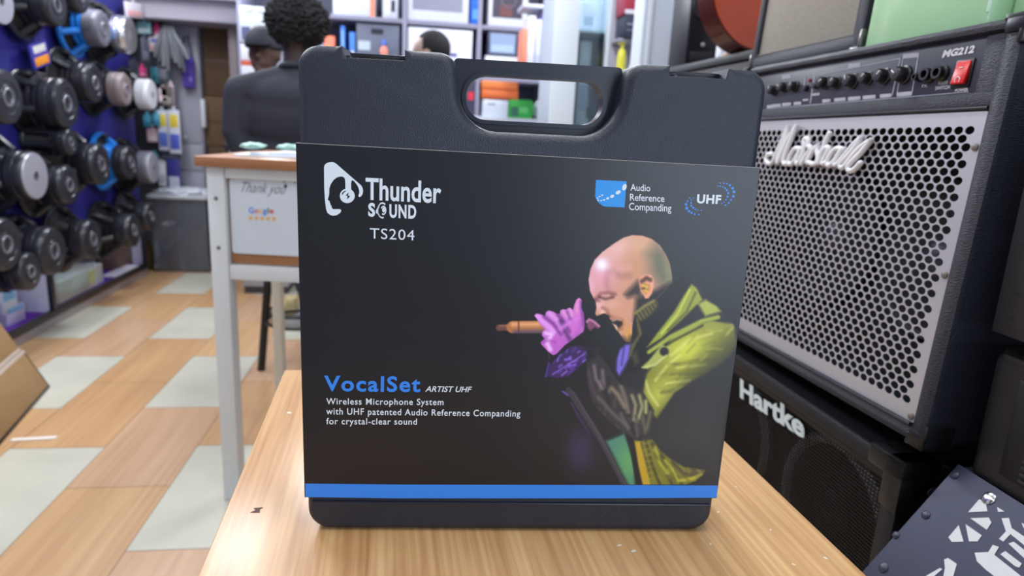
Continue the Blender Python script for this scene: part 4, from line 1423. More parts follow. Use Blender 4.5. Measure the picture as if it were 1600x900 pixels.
for k in range(5):
    sx, sy = 391.5 + k * 9.1, 340.6 + k * 0.35
    tm = MB()
    tm.poly([PF(*dpx(sx + (4.4 if j % 2 == 0 else 1.8) * math.sin(j * math.pi / 5), sy - (4.4 if j % 2 == 0 else 1.8) * math.cos(j * math.pi / 5), 0.017)) for j in range(10)])
    tm.build('star', col((244, 176, 60), 0.5), po, 0)
sp = MB()
for x, y, r in [(446, 291, 3.0), (444, 283, 2.0), (461, 284, 1.8), (452, 279, 1.2)]:
    sp = MB()
    sp.poly([PF(*dpx(*q, 0.017)) for q in [(x - r, y), (x, y - r * 1.5), (x + r, y), (x, y + r * 1.5)]])
    sp.build('sparkle', col((52, 54, 72), 0.5), po, 0)
hd_ = MB()
hd_.poly([PF(*dpx(*q, 0.017)) for q in [(398, 275), (424, 276), (424, 281), (398, 280)]])
hd_.build('header_mark', col((186, 176, 200), 0.5), po, 0)
tp = thing('paper_stack', 'loose pale papers lying on the counter desk top', 'papers', M=DM)
for i, (x, y, sx, sy, rz_, c_) in enumerate([(0.11, 0.12, 0.21, 0.15, 0.1, (222, 228, 240)), (0.15, 0.14, 0.20, 0.14, -0.15, (206, 216, 232)), (0.20, 0.16, 0.21, 0.15, 0.05, (226, 228, 232)), (0.40, 0.2, 0.21, 0.15, -0.08, (214, 222, 236))]):
    MB().box((0, 0, 0), (sx, sy, 0.004), Matrix.Translation((x + 0.04, y + 0.02, DZ + 0.0305 + i * 0.0042)) @ Matrix.Rotation(rz_, 4, 'Z')).build('paper_sheet', col(c_, 0.6), tp)
for x, y, lab in ((0.075, 0.10, 'crumpled mint green scrap on the papers, nearer the desk corner'), (0.17, 0.13, 'crumpled mint green scrap on the papers, second from the desk corner')):
    cr_ = MB().ell((0, 0, 0.009), (0.035, 0.022, 0.009), sub=3, fn=lambda c: 1 + 0.35 * noise.noise(c * 2.2))
    o = cr_.build('paper_scrap', col((160, 200, 188), 0.5), None, 50)
    o.matrix_world = DM @ Matrix.Translation((x + 0.02, y, DZ + 0.0486))
    tag(o, lab, 'scrap')

# black bar stool behind the desk
bs_foot = atZ(410, 578, 0)
stl = thing('bar_stool', 'black metal bar stool standing behind the counter desk', 'stool', (bs_foot.x + 0.185, bs_foot.y + 0.0, 0))
MB().lathe([(0.165, 0.70), (0.175, 0.715), (0.175, 0.735), (0.15, 0.745)], 28).build('seat', BLACKP, stl)
for a in (math.pi, -1.0, 1.0):
    fx, fy = 0.19 * math.cos(a), 0.19 * math.sin(a)
    MB().tube([(fx, fy, 0.0), (fx * 0.62, fy * 0.62, 0.70)], 0.018, 10).build('leg', BLACKP, stl)
MB().tube([(0.155 * math.cos(k * math.pi / 14), 0.155 * math.sin(k * math.pi / 14), 0.25) for k in range(29)], 0.008, 8).build('foot_ring', BLACKP, stl)
# bundle on the floor behind the pale leg
bg = atZ(466, 498, 0)
bd = thing('round_tray', 'low round white tray with a black rim on the floor behind the desk', 'tray', (bg.x, bg.y, 0))
MB().lathe([(0.15, 0.0), (0.165, 0.05), (0.158, 0.05), (0.145, 0.01), (0.002, 0.01)], 32, None, False).build('tray_body', col((208, 212, 218), 0.5), bd)
MB().tube([(0.165 * math.cos(k * math.pi / 16), 0.165 * math.sin(k * math.pi / 16), 0.053) for k in range(33)], 0.010, 8).build('tray_rim', BLACKP, bd)
MB().ell((-0.06, 0.05, 0.07), (0.07, 0.07, 0.06), sub=3, fn=lambda c: 1 + 0.3 * noise.noise(c * 2)).build('packing_bundle', col((186, 168, 120), 0.7), bd)

# ------------------------------------------------------------------ carton at the lower left, leaning
cP, cQ = Vector((-1.538, 2.931, 0)), Vector((-1.438, 2.392, 0))
ce = (cP - cQ).normalized()
cn = Vector((ce.y, -ce.x, 0))
th = 0.45
cup = -cn * math.sin(th) + Vector((0, 0, 1)) * math.cos(th)
cin = -cn * math.cos(th) - Vector((0, 0, 1)) * math.sin(th)
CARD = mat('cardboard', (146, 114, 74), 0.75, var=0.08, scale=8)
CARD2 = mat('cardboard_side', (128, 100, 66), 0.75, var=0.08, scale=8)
TAPE = mat('clear_tape', (206, 190, 176), 0.15, coat=0.6)
lift = 0.30 * math.sin(th)
cM = frame(cQ + Vector((0, 0, 0.003)), ce, cup, -cin)
ct = thing('cardboard_box', 'leaning brown cardboard box with taped edge at the lower left, nearest the floor', 'box', M=cM)
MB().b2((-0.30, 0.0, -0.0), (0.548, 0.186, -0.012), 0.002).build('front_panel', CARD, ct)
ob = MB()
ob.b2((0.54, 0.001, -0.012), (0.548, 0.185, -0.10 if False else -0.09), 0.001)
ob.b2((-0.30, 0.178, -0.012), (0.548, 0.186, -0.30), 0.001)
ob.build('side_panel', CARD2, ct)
MB().b2((-0.31, 0.172, -0.004), (0.552, 0.190, 0.0022), 0.002).build('tape', TAPE, ct)
MB().b2((0.543, 0.0, -0.012), (0.5505, 0.19, 0.0012), 0.001).build('tape', col((52, 44, 40), 0.25), ct)
MB().b2((-0.31, -0.001, -0.004), (0.549, 0.010, 0.0022), 0.001).build('tape', col((52, 44, 40), 0.25), ct)
ct2 = thing('cardboard_box', 'upper brown cardboard box resting on the leaning taped one at the left edge', 'box', M=cM @ Matrix.Translation((0, 0.192, 0)))
MB().b2((-0.30, 0.0, 0.002), (0.530, 0.22, -0.26), 0.003).build('box_body', CARD, ct2)
MB().b2((-0.30, 0.0, 0.0022), (0.531, 0.014, 0.0034), 0.0005).build('tape', TAPE, ct2)
s0, s1 = atZ(18, 688, 0.001), atZ(88, 684, 0.001)
sc_ = MB()
sv = (s1 - s0).normalized()
spp = Vector((-sv.y, sv.x, 0)) * 0.010
sc_.prism([(0, 0), (1, 0), (1, 1), (0, 1)], lambda x, y, d: s0 + (s1 - s0) * x + spp * (y * 2 - 1) + Vector((0, 0, d)), 0.003, 0.0002)
o = sc_.build('paper_strip', col((228, 222, 214), 0.6), None, 0)
tag(o, 'thin white paper strip lying on the floor beside the leaning cardboard box', 'paper strip')

# ------------------------------------------------------------------ left display: cabinet, blue board, loudspeaker drivers
CX, CY0, CY1, CZ = -1.944, 2.30, 5.145, 0.36
cab = thing('display_cabinet', 'low open display cabinet with purple base and black posts along the left wall', 'cabinet', (CX, CY0, 0))
LC = lambda x, y, z: (x - CX, y - CY0, z)
PURP = mat('purple_felt', (96, 30, 160), 0.8, bump=0.4, scale=300)
MB().b2(LC(-2.45, CY0, 0.0), LC(CX - 0.004, CY1, 0.062)).build('plinth', mat('kick_grey', (150, 140, 140), 0.4), cab)
MB().b2(LC(-2.45, CY0, 0.062), LC(CX - 0.02, CY1, 0.074)).build('base_lining', PURP, cab)
MB().b2(LC(CX - 0.022, CY0, 0.050), LC(CX + 0.004, CY1, 0.088), 0.002).build('base_rail', col((34, 32, 36), 0.35), cab)
for y in (2.32, 3.05, 3.845, 5.125):
    MB().b2(LC(CX - 0.02, y - 0.016, 0.0885), LC(CX + 0.003, y + 0.016, CZ), 0.002).build('post', col((32, 32, 40), 0.35), cab)
LAV = mat('lavender_white', (214, 216, 234), 0.6)
MB().b2(LC(-2.47, CY0, 0.0), LC(-2.45, CY1, CZ)).build('back_panel', LAV, cab)
MB().b2(LC(-2.45, CY1 - 0.012, 0.0745), LC(CX - 0.024, CY1, CZ)).build('end_panel', LAV, cab)
MB().b2(LC(-2.47, CY0, CZ), LC(CX, CY1, CZ + 0.03), 0.002).build('cabinet_top', col((60, 58, 72), 0.5), cab)
MB().b2(LC(-2.45, 3.845 - 0.01, 0.0745), LC(CX - 0.024, 3.845 + 0.01, CZ)).build('divider', LAV, cab)
ls = MB().b2(LC(-1.99, CY0 + 0.1, CZ - 0.012), LC(-1.975, CY1 - 0.1, CZ - 0.002)).build('added_glow_strip', mat('fill_glow', (225, 232, 255), 0.5, emit=6.0), cab)  # glowing strip added to brighten the inside of the cabinet
gpn = MB().b2(LC(CX - 0.0145, 3.865, 0.0885), LC(CX - 0.0105, 4.36, CZ - 0.001))
gpn.build('glass_pane', mat('clear_glass', (235, 245, 240), 0.02, trans=1.0), cab)
board = thing('display_board', 'blue-violet backing board on the left wall behind the loudspeaker drivers', 'board', (-1.955, CY0, CZ + 0.03))
MB().b2((-0.5, 0, 0), (0, CY1 - CY0, 2.05), 0.003).build('panel', mat('board_blue', (32, 30, 124), 0.6), board)
for z in (0.42, 0.86, 1.30, 1.72):
    MB().b2((0.0002, 0.02, z - 0.008), (0.004, CY1 - CY0 - 0.02, z + 0.008), 0.001).build('rail', col((58, 54, 150), 0.5), board)

DBLK = mat('cast_black', (33, 34, 41), 0.28)
DMAG = mat('magnet_black', (40, 41, 48), 0.28)
CONE = mat('paper_cone', (22, 22, 25), 0.75)
BLUEB = mat('blue_basket', (36, 128, 220), 0.35)
XM = -1.745


def driver(px, py, rpx, label, basket=DBLK, magnet=DMAG, cover=DMAG, vent=True, dep=0.205, k=1.72, rim=None, lay=0.0):
    p = atX(px, py, XM)
    r = rpx * (p - CAM).dot(CF) / F_PX
    x0 = XM - dep
    M_ = frame((x0, p.y, p.z), (0, 1, 0), (0, 0, 1), (1, 0, 0))
    t_ = thing('speaker_driver', label, 'loudspeaker driver', M=M_, group='loudspeaker drivers hung on the left display board')
    rr = rim or r * k
    b = MB()
    zb = -1.9548 - x0 + lay
    b.lathe([(rr * 0.90, zb), (rr, zb), (rr, zb + 0.014), (rr * 0.95, zb + 0.020), (rr * 0.88, zb + 0.020), (rr * 0.86, zb + 0.004)], 40, None, False)
    b.lathe([(r * 0.92, dep * 0.50), (r * 1.02, dep * 0.50), (r * 1.02, dep * 0.58), (r * 0.85, dep * 0.60)], 32, None, True)
    for i in range(6):
        a = i * math.pi / 3 + 0.3
        ca, sa_ = math.cos(a), math.sin(a)
        A_ = Vector((ca * rr * 0.92, sa_ * rr * 0.92, zb + 0.012))
        B_ = Vector((ca * rr * 0.85, sa_ * rr * 0.85, dep * 0.22))
        D_ = Vector((ca * r * 0.97, sa_ * r * 0.97, dep * 0.54))
        b.tube([A_, B_, D_], 0, 8, [r * 0.17, r * 0.19, r * 0.17])
    b.lathe([(r * 0.98, dep * 0.34), (r * 1.10, dep * 0.38), (r * 1.10, dep * 0.43), (r * 0.95, dep * 0.46)], 36, None, False)
    if lay:            # hook that carries the outer layer of frames
        b.b2((-0.008, rr * 0.86, zb - lay), (0.008, rr * 0.90, zb + 0.006), 0.001)
    b.build('basket', basket, t_)
    MB().lathe([(rr * 0.87, zb + 0.006), (rr * 0.80, zb + 0.02), (r * 0.62, dep * 0.42), (r * 0.55, dep * 0.50)], 36, None, False).build('cone', CONE, t_)
    mg_ = MB().lathe([(r * 0.90, dep * 0.60), (r, dep * 0.62), (r, dep * 0.76), (r * 0.97, dep * 0.775), (r * 0.97, dep * 0.785), (r, dep * 0.80), (r, dep * 0.94), (r * 0.95, dep * 0.975)], 40)
    mo = mg_.build('magnet', magnet, t_)
    cvr = MB()
    if vent:
        cvr.lathe([(r * 0.93, dep * 0.970), (r * 0.90, dep * 0.990), (r * 0.62, dep), (r * 0.60, dep * 0.985), (r * 0.46, dep * 0.985), (r * 0.44, dep * 1.005), (r * 0.34, dep * 1.005), (r * 0.32, dep * 0.80), (r * 0.01, dep * 0.80)], 36, None, False)
    else:
        cvr.lathe([(r * 0.94, dep * 0.970), (r * 0.92, dep * 1.0), (r * 0.20, dep * 1.01), (r * 0.16, dep * 0.97), (r * 0.01, dep * 0.97)], 36, None, False)
    cvr.build('back_plate', cover, t_)
    rk_ = 1.0 if vent else 0.6
    vr = MB().lathe([(r * 0.35 * rk_, dep * 1.004), (r * 0.33 * rk_, dep * 1.014), (r * 0.27 * rk_, dep * 1.012), (r * 0.26 * rk_, dep * 0.965)], 24, None, False)
    vr.build('vent_ring', col((150, 150, 160), 0.3, metal=0.6), t_)
    tmn = MB().b2((-r * 0.18, rr * 0.80, zb + 0.02), (r * 0.18, rr * 0.93, zb + 0.05), 0.003)
    tmn.build('terminal', col((60, 58, 60), 0.5), t_)
    return t_


PALE = mat('pale_cover', (176, 176, 188), 0.35, metal=0.3)
CHR = mat('bright_cover', (214, 214, 220), 0.2, metal=0.85)
WHT = mat('white_cover', (222, 224, 228), 0.4)
TAUP = mat('taupe_cover', (132, 120, 120), 0.4)
GRY = mat('grey_cover', (104, 104, 116), 0.4)
drv = [
    (2, 2, 36, 'black speaker driver with pale cover cut by the top-left corner of the picture', {'cover': PALE, 'vent': False}),
    (90, 8, 32, 'black speaker driver with bright vent, top row, next to the corner one', {}),
    (128, -6, 26, 'black speaker driver cut by the top edge, beside the blue-framed one', {}),
    (163, 45, 27, 'speaker driver with grey magnet in a bright blue frame, top row', {'basket': BLUEB, 'cover': GRY, 'magnet': GRY}),
    (204, 55, 28, 'speaker driver with chromed magnet right of the top blue-framed one', {'cover': CHR, 'magnet': CHR, 'vent': False}),
    (14, 152, 42, 'black speaker driver with ringed vent at left edge, second row', {}),
    (106, 162, 38, 'big black speaker driver below the blue and orange packet, second row', {}),
    (150, 130, 30, 'black speaker driver with half-lit grey rim, third in the second row', {}),
    (198, 140, 25, 'speaker driver with taupe magnet cover, fourth in the second row', {'cover': TAUP, 'magnet': TAUP}),
    (238, 148, 23, 'white-covered small speaker driver at the far end of the second row', {'cover': WHT, 'magnet': WHT, 'vent': False}),
    (56, 275, 38, 'speaker driver with large pale grey disc cover, third row', {'cover': PALE, 'vent': False}),
    (110, 289, 31, 'black speaker driver just right of the pale grey disc one', {}),
    (160, 257, 32, 'black speaker driver left of the lower blue-framed one', {}),
    (206, 254, 26, 'speaker driver with black magnet in a blue frame, third row', {'basket': BLUEB}),
    (240, 262, 25, 'speaker driver with grey cover beside the lower blue-framed one', {'cover': PALE, 'magnet': GRY, 'vent': False}),
    (12, 382, 42, 'black speaker driver at the left edge, bottom row', {}),
    (86, 392, 38, 'black speaker driver second in the bottom row, above the white boxes', {}),
    (147, 374, 31, 'black speaker driver third in the bottom row', {}),
    (211, 360, 26, 'black speaker driver fourth in the bottom row', {}),
    (238, 338, 22, 'black speaker driver last in the bottom row, beside the clear bin', {}),
    (112, 222, 20, 'small black speaker driver tucked between second and third rows', {'k': 1.3, 'dep': 0.12}),
    (50, 424, 30, 'black speaker driver hanging lowest, its frame over the cabinet post', {'k': 1.45, 'dep': 0.20}),
]
info = []
for px, py, rp, lab, kw in drv:
    p_ = atX(px, py, XM)
    r_ = rp * (p_ - CAM).dot(CF) / F_PX
    info.append([p_, r_, r_ * kw.get('k', 1.72)])
for _ in range(4):          # neighbouring frames hang rim to rim
    for i in range(len(info)):
        for j in range(i):
            d_ = math.hypot(info[i][0].y - info[j][0].y, info[i][0].z - info[j][0].z)
            s_ = info[i][2] + info[j][2]
            if s_ > d_ * 1.22:
                for q in (i, j):
                    info[q][2] = max(info[q][2] * d_ * 1.22 / s_, info[q][1] * 1.12)
for i_, ((px, py, rp, lab, kw), nf) in enumerate(zip(drv, info)):
    driver(px, py, rp, lab, rim=nf[2], lay=0.034 * (i_ % 2), **kw)

# hanging packets on the board
packs = [(50, 66, 78, 104, 'blue and orange card packet hanging between the big black drivers', [(64, 62, 170), (240, 150, 40), (236, 232, 226)], 0.55),
         (196, 4, 222, 27, 'white and pink packet hanging at the top of the board', [(232, 226, 232), (236, 170, 170)], 0.2),
         (214, 34, 236, 53, 'pale teal packet hanging right of the chromed driver', [(150, 204, 214), (216, 232, 236)], 0),
         (240, 40, 250, 55, 'small pink packet, upper of two', [(226, 64, 130), (240, 120, 170)], 0),
         (233, 58, 257, 81, 'white and pink packet below the small pink one', [(232, 222, 226), (236, 176, 176), (120, 124, 200)], 0),
         (217, 105, 228, 121, 'small pink packet, lower of two', [(226, 72, 134), (240, 140, 170)], 0),
         (236, 105, 264, 130, 'teal cable packet above the white-covered driver', [(84, 160, 176), (60, 120, 140)], 0),
         (224, 180, 237, 198, 'teal packet below the white-covered driver', [(84, 170, 196), (60, 130, 160)], 0),
         (239, 178, 250, 196, 'second teal packet, right of its twin', [(96, 178, 204), (66, 138, 168)], 0),
         (230, 200, 246, 222, 'pinkish white packet over the blue-framed driver', [(226, 190, 204), (240, 220, 226)], 0),
         (247, 172, 263, 235, 'tall white and blue packet with yellow top, left one', [(206, 212, 228), (96, 116, 200), (230, 206, 70)], 0),
         (264, 172, 282, 240, 'tall white and blue packet with yellow top, right one', [(214, 218, 232), (84, 100, 196), (230, 206, 70)], 0),
         (247, 250, 260, 290, 'white packet low on the board near the clear bin', [(222, 224, 230), (180, 186, 196)], 0),
         (262, 246, 282, 300, 'blue and white packet low on the board, right end', [(60, 62, 140), (200, 206, 222)], 0),
         (228, -14, 262, 7, 'white packet cut by the top edge', [(226, 230, 234), (200, 206, 214)], 0),
         (226, 8, 262, 34, 'bundle of dark cables in a packet at the board top', [(44, 46, 56), (84, 88, 100)], 0),
         (222, 60, 232, 96, 'narrow grey packet beside the pink ones', [(92, 94, 110), (130, 132, 148)], 0),
         (246, 84, 262, 128, 'dark grey strap packet right of the white and pink one', [(74, 76, 86), (108, 110, 122)], 0)]
packs += [(203, 96, 217, 128, 'dark grey packet between the chromed driver and the taupe one', [(52, 54, 66), (90, 92, 106)], 0),
          (228, 126, 242, 128 + 12, 'small dark packet right above the white-covered driver', [(60, 62, 74), (140, 144, 160)], 0),
          (252, 134, 270, 166, 'brown-grey packet above the tall white and blue ones', [(96, 88, 84), (150, 146, 140)], 0),
          (251, 8, 263, 36, 'dark packet near the beam, end of the board top', [(58, 60, 72), (112, 114, 130)], 0),
          (262, 132, 272, 168, 'narrow pink and white packet above the tall right one', [(226, 200, 212), (240, 224, 230)], 0),
          (248, 138, 262, 160, 'white and pink packet over the yellow-topped packets', [(226, 206, 214), (246, 226, 226)], 0),
          (236, 240, 248, 262, 'small teal packet beside the grey-covered driver', [(70, 140, 150), (130, 180, 186)], 0),
          (250, 236, 282, 249, 'dark packet strip under the tall white and blue packets', [(46, 46, 60), (84, 84, 104)], 0)]
rackp = thing('display_rack', 'dark upright rack panel of small hanging packets beside the grey metal cabinet', 'rack', (-2.12, 5.50, 0))
MB().b2((-0.30, 0, 0.62), (0.275, 0.02, 2.05), 0.003).build('rack_panel', col((50, 52, 64), 0.6), rackp)
for x in (-0.28, 0.23):
    MB().b2((x, 0.0205, 0), (x + 0.025, 0.045, 2.05), 0.002).build('rack_post', col((70, 72, 84), 0.5), rackp)
for i_, (x0, y0, x1, y1, lab, cs_, rot_) in enumerate(packs):
    if x1 > 234:
        YP = 5.462 - 0.022 * (i_ % 3)
        a, b = atY(x0, (y0 + y1) / 2, YP), atY(x1, (y0 + y1) / 2, YP)
        t0, t1 = atY((x0 + x1) / 2, y0, YP), atY((x0 + x1) / 2, y1, YP)
        cx_, cz, hy, hz = (a.x + b.x) / 2, (t0.z + t1.z) / 2, abs(b.x - a.x) / 2, abs(t0.z - t1.z) / 2
        o = thing('hanging_packet', lab, 'packet', M=frame((cx_, YP, cz - hz), (1, 0, 0), (0, 0, 1), (0, -1, 0)) @ Matrix.Rotation(rot_ * 0.5, 4, 'Z'), group='packets hung on the left display board')
    else:
        a, b = atX(x0, (y0 + y1) / 2, -1.90), atX(x1, (y0 + y1) / 2, -1.90)
        t0, t1 = atX((x0 + x1) / 2, y0, -1.90), atX((x0 + x1) / 2, y1, -1.90)
        cy, cz, hy, hz = (a.y + b.y) / 2, (t0.z + t1.z) / 2, abs(b.y - a.y) / 2, abs(t0.z - t1.z) / 2
        hy = min(hy, 0.20)
        o = thing('hanging_packet', lab, 'packet', M=frame((-1.90, cy, cz - hz), (0, 1, 0), (0, 0, 1), (1, 0, 0)) @ Matrix.Rotation(rot_ * 0.5, 4, 'Z'), group='packets hung on the left display board')
    MB().b2((-hy, 0, -0.006), (hy, 2 * hz, 0.006), 0.004).build('packet_body', col(cs_[0], 0.4), o)
    MB().b2((-hy * .8, hz * 0.2, 0.0062), (hy * .8, hz * 0.9, 0.008), 0.002).build('packet_window', col(cs_[1], 0.35), o)
    if len(cs_) > 2:
        MB().b2((-hy * .7, hz * 1.2, 0.0062), (hy * .7, hz * 1.8, 0.0075), 0.001).build('packet_header', col(cs_[2], 0.4), o)
    MB().tube([(0, 2 * hz + 0.012, -0.055), (0, 2 * hz + 0.012, 0.02), (0, 2 * hz + 0.02, 0.024)], 0.003, 6).build('peg_hook', CHROME, o)
    MB().b2((-0.012, 2 * hz - 0.004, -0.002), (0.012, 2 * hz + 0.024, 0.002), 0.001).build('hang_tab', col(cs_[0], 0.4), o)


def xbox(name, label, cat, x0, y0, x1, y1, X, dep, rgb, prints=(), zmin=None, rough=0.5):
    a, b = atX(x0, (y0 + y1) / 2, X), atX(x1, (y0 + y1) / 2, X)
    t0, t1 = atX((x0 + x1) / 2, y0, X), atX((x0 + x1) / 2, y1, X)
    zl = t1.z if zmin is None else zmin
    o = thing(name, label, cat, (X, (a.y + b.y) / 2, zl))
    hy = (b.y - a.y) / 2
    MB().b2((-dep, -hy, 0), (0, hy, t0.z - zl), 0.004).build('box_body', col(rgb, rough), o)
    for (u0, v0, u1, v1, c_) in prints:
        MB().b2((0.0002, -hy + 2 * hy * u0, (t0.z - zl) * v0), (0.0012, -hy + 2 * hy * u1, (t0.z - zl) * v1)).build('printed_label', col(c_, 0.5), o, 0)
    return o


xbox('carton', 'large white carton with yellow-green label inside the low cabinet', 'box', 91, 425, 163, 470, -2.0, 0.16, (222, 228, 226), [(0.62, 0.25, 0.80, 0.85, (206, 212, 110)), (0.02, 0.3, 0.25, 0.9, (206, 212, 208))], zmin=0.075)
xbox('carton', 'small pale blue box, upper of the stack in the low cabinet', 'box', 2, 452, 27, 476, -2.02, 0.14, (206, 220, 240), [(0.1, 0.55, 0.9, 0.95, (126, 186, 232))], zmin=0.145)
xbox('carton', 'small pale lilac box, lower of the stack in the low cabinet', 'box', 10, 478, 40, 500, -2.02, 0.15, (206, 200, 232), [(0.1, 0.7, 0.9, 0.98, (120, 180, 232))], zmin=0.075)
xbox('carton', 'brown box at the far end of the low cabinet', 'box', 186, 384, 213, 420, -2.04, 0.16, (120, 96, 84), [(0.3, 0.2, 0.7, 0.5, (104, 82, 72))], zmin=0.075)
wq = atX(195, 427, -2.03)
o = MB().b2((-0.05, -0.18, 0), (0.05, 0.18, 0.018), 0.008).build('white_tray', col((232, 232, 240), 0.4), None, 40)
o.location = (-2.01, wq.y - 0.1, 0.0745)
tag(o, 'small flat white tray on the purple lining of the low cabinet', 'tray')

# ------------------------------------------------------------------ clear bin, brown box, grey cabinet, cartons in the doorway
bn = thing('storage_bin', 'translucent grey plastic bin with crumpled white film on top at the end of the aisle', 'bin', (-1.765, 5.40, 0))
CLEARP = mat('milky_plastic', (198, 202, 214), 0.12, trans=0.85)
mb = MB()
for lo, hi in [((-0.17, -0.16, 0.002), (0.22, -0.150, 0.56)), ((-0.17, 0.15, 0.002), (0.22, 0.16, 0.56)), ((-0.17, -0.15, 0.002), (-0.16, 0.15, 0.56)), ((0.21, -0.15, 0.002), (0.22, 0.15, 0.56)), ((-0.17, -0.16, 0.0), (0.22, 0.16, 0.012))]:
    mb.b2(lo, hi, 0.003)
mb.build('bin_body', CLEARP, bn)
MB().b2((-0.185, -0.175, 0.545), (0.235, 0.175, 0.575), 0.008).build('bin_rim', col((196, 200, 206), 0.35), bn)
MB().ell((0.02, 0.0, 0.585), (0.20, 0.16, 0.035), sub=4, fn=lambda c: 1 + 0.3 * noise.noise(c * 4)).build('plastic_film', mat('film', (222, 228, 236), 0.25), bn)
MB().b2((-0.06, -0.13, 0.013), (-0.02, 0.12, 0.50), 0.004).build('sorted_goods', col((104, 52, 62), 0.5), bn)
MB().b2((-0.01, -0.13, 0.013), (0.05, 0.12, 0.47), 0.004).build('sorted_goods', col((66, 66, 78), 0.5), bn)
MB().b2((-0.15, -0.12, 0.013), (-0.08, 0.12, 0.50), 0.004).build('sorted_goods', col((84, 88, 100), 0.5), bn)
bx_ = thing('cardboard_box', 'small tan cardboard box on the floor between cabinet and clear bin', 'box', (-2.10, 5.50, 0))
MB().b2((-0.08, -0.14, 0), (0.075, 0.14, 0.155), 0.004).build('box_body', mat('cardboard_tan', (186, 160, 104), 0.75), bx_)
MB().b2((-0.08, -0.018, 0.1551), (0.075, 0.018, 0.1562)).build('tape', TAPE, bx_)
fc_ = thing('filing_cabinet', 'tall pale grey metal cabinet with white handle beside the dark doorway', 'cabinet', (-1.80, 5.62, 0))
GM = mat('grey_metal', (164, 164, 178), 0.4)
MB().b2((-0.14, 0, 0), (0.155, 0.33, 1.80), 0.006).build('cabinet_body', GM, fc_)
for z0, z1 in ((0.02, 0.72), (0.73, 0.93), (0.94, 1.79)):
    dr = MB().b2((-0.13, -0.012, z0), (0.145, -0.0005, z1), 0.004).build('drawer', GM, fc_)
    if z1 > 1:
        pass
h0_, h1_ = atY(316, 155, 5.58), atY(320, 200, 5.58)
MB().b2((0.150, -0.035, h1_.z), (0.185, 0.03, h0_.z), 0.012).build('door_handle', col((222, 226, 232), 0.35), fc_)
lp = atY(289, 214, 5.6)
MB().ell((lp.x + 1.80, -0.018, lp.z), (0.014, 0.010, 0.014)).build('lock', col((206, 208, 214), 0.3), fc_)
# purple bag and straps hanging on the cabinet
b0, b1 = atY(283, 88, 5.55), atY(305, 138, 5.55)
pbag = thing('hanging_bag', 'purple cloth bag hanging in front of the grey cabinet', 'bag', ((b0.x + b1.x) / 2, 5.55, b1.z))
hw, hh = (b1.x - b0.x) / 2, b0.z - b1.z
MB().b2((-hw, -0.022, 0), (hw, 0.022, hh), 0.014, seg=3).build('bag_body', mat('purple_cloth', (92, 72, 178), 0.75, bump=0.5, scale=60), pbag)
MB().tube([(-hw * .7, 0, hh - 0.01), (-hw * .4, 0, hh + 0.14), (hw * .3, 0, hh + 0.14), (hw * .7, 0, hh - 0.01)], 0.006, 8).tube([(0, 0, hh + 0.14), (0, 0.057, hh + 0.15)], 0.005, 6).build('bag_handle', col((52, 44, 110), 0.6), pbag)
MB().ell((hw * 0.4, -0.023, hh * 0.28), (0.016, 0.002, 0.02)).build('bag_emblem', col((150, 130, 214), 0.5), pbag)
g0_ = atY(262, 38, 5.5)
stp_ = thing('strap_bundle', 'bundle of grey straps hanging left of the purple bag', 'straps', (g0_.x + 0.03, 5.40, g0_.z - 0.02))
for i in range(9):
    x = -0.07 + i * 0.02
    MB().tube([(x * 0.3, 0.0, 0.0), (x * 0.6, -0.02, -0.07), (x * 1.1, -0.015 + 0.005 * (i % 3), -0.15), (x * 1.4, 0.0, -0.22 - 0.03 * (i % 4))], 0, 8, [0.010, 0.016, 0.018, 0.012]).build('strap', col([(112, 116, 122), (84, 88, 96), (132, 138, 138)][i % 3], 0.7), stp_)
MB().tube([(0, 0.16, 0.03), (0, -0.03, 0.03), (0, -0.035, 0.015)], 0.006, 8).build('hook', CHROME, stp_)
# cartons stacked in the doorway
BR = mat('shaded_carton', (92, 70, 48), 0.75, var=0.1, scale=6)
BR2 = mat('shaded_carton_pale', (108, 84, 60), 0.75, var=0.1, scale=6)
dz = [(0.0, 0.52), (0.524, 0.92), (0.924, 1.30), (1.304, 1.82)]
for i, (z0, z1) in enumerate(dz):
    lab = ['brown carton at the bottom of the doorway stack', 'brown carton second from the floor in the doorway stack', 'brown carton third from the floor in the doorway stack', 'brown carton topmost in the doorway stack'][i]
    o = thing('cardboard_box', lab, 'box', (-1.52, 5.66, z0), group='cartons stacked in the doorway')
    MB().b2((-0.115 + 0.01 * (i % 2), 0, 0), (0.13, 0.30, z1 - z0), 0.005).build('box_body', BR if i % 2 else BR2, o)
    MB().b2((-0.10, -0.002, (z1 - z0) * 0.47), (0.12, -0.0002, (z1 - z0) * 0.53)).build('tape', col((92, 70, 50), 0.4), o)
struct('trim_3', MB().b2((-1.385, 5.45, 0), (-1.325, 5.95, bp1.z - 0.011), 0.004), mat('jamb_grey', (150, 140, 140), 0.6))

# ------------------------------------------------------------------ shelving with boxed goods along the back
SHM = mat('shelf_grey', (150, 150, 172), 0.5)
SY = 5.0
sh_ = thing('shelving_unit', 'grey shelving unit filled with boxed electronics along the back wall', 'shelf', (-1.21, SY, 0))
SX = [-1.21, -0.115, 0.405, 0.90]
for x in SX:
    MB().b2((x + 1.21, 0, 0), (x + 1.21 + 0.03, 0.44, 2.45), 0.003).build('upright', SHM, sh_)
SZ = [0.10, 0.60, 1.17, 1.525, 1.870, 2.42]
for z in SZ:
    for a, b in zip(SX[:-1], SX[1:]):
        MB().b2((a + 1.24, 0.004, z - 0.03), (b + 1.21, 0.44, z), 0.002).build('shelf_board', SHM, sh_)
MB().b2((0.0, 0.4405, 0), (SX[-1] + 1.24, 0.455, 2.45)).build('back_panel', mat('shelf_back', (96, 98, 116), 0.6), sh_)


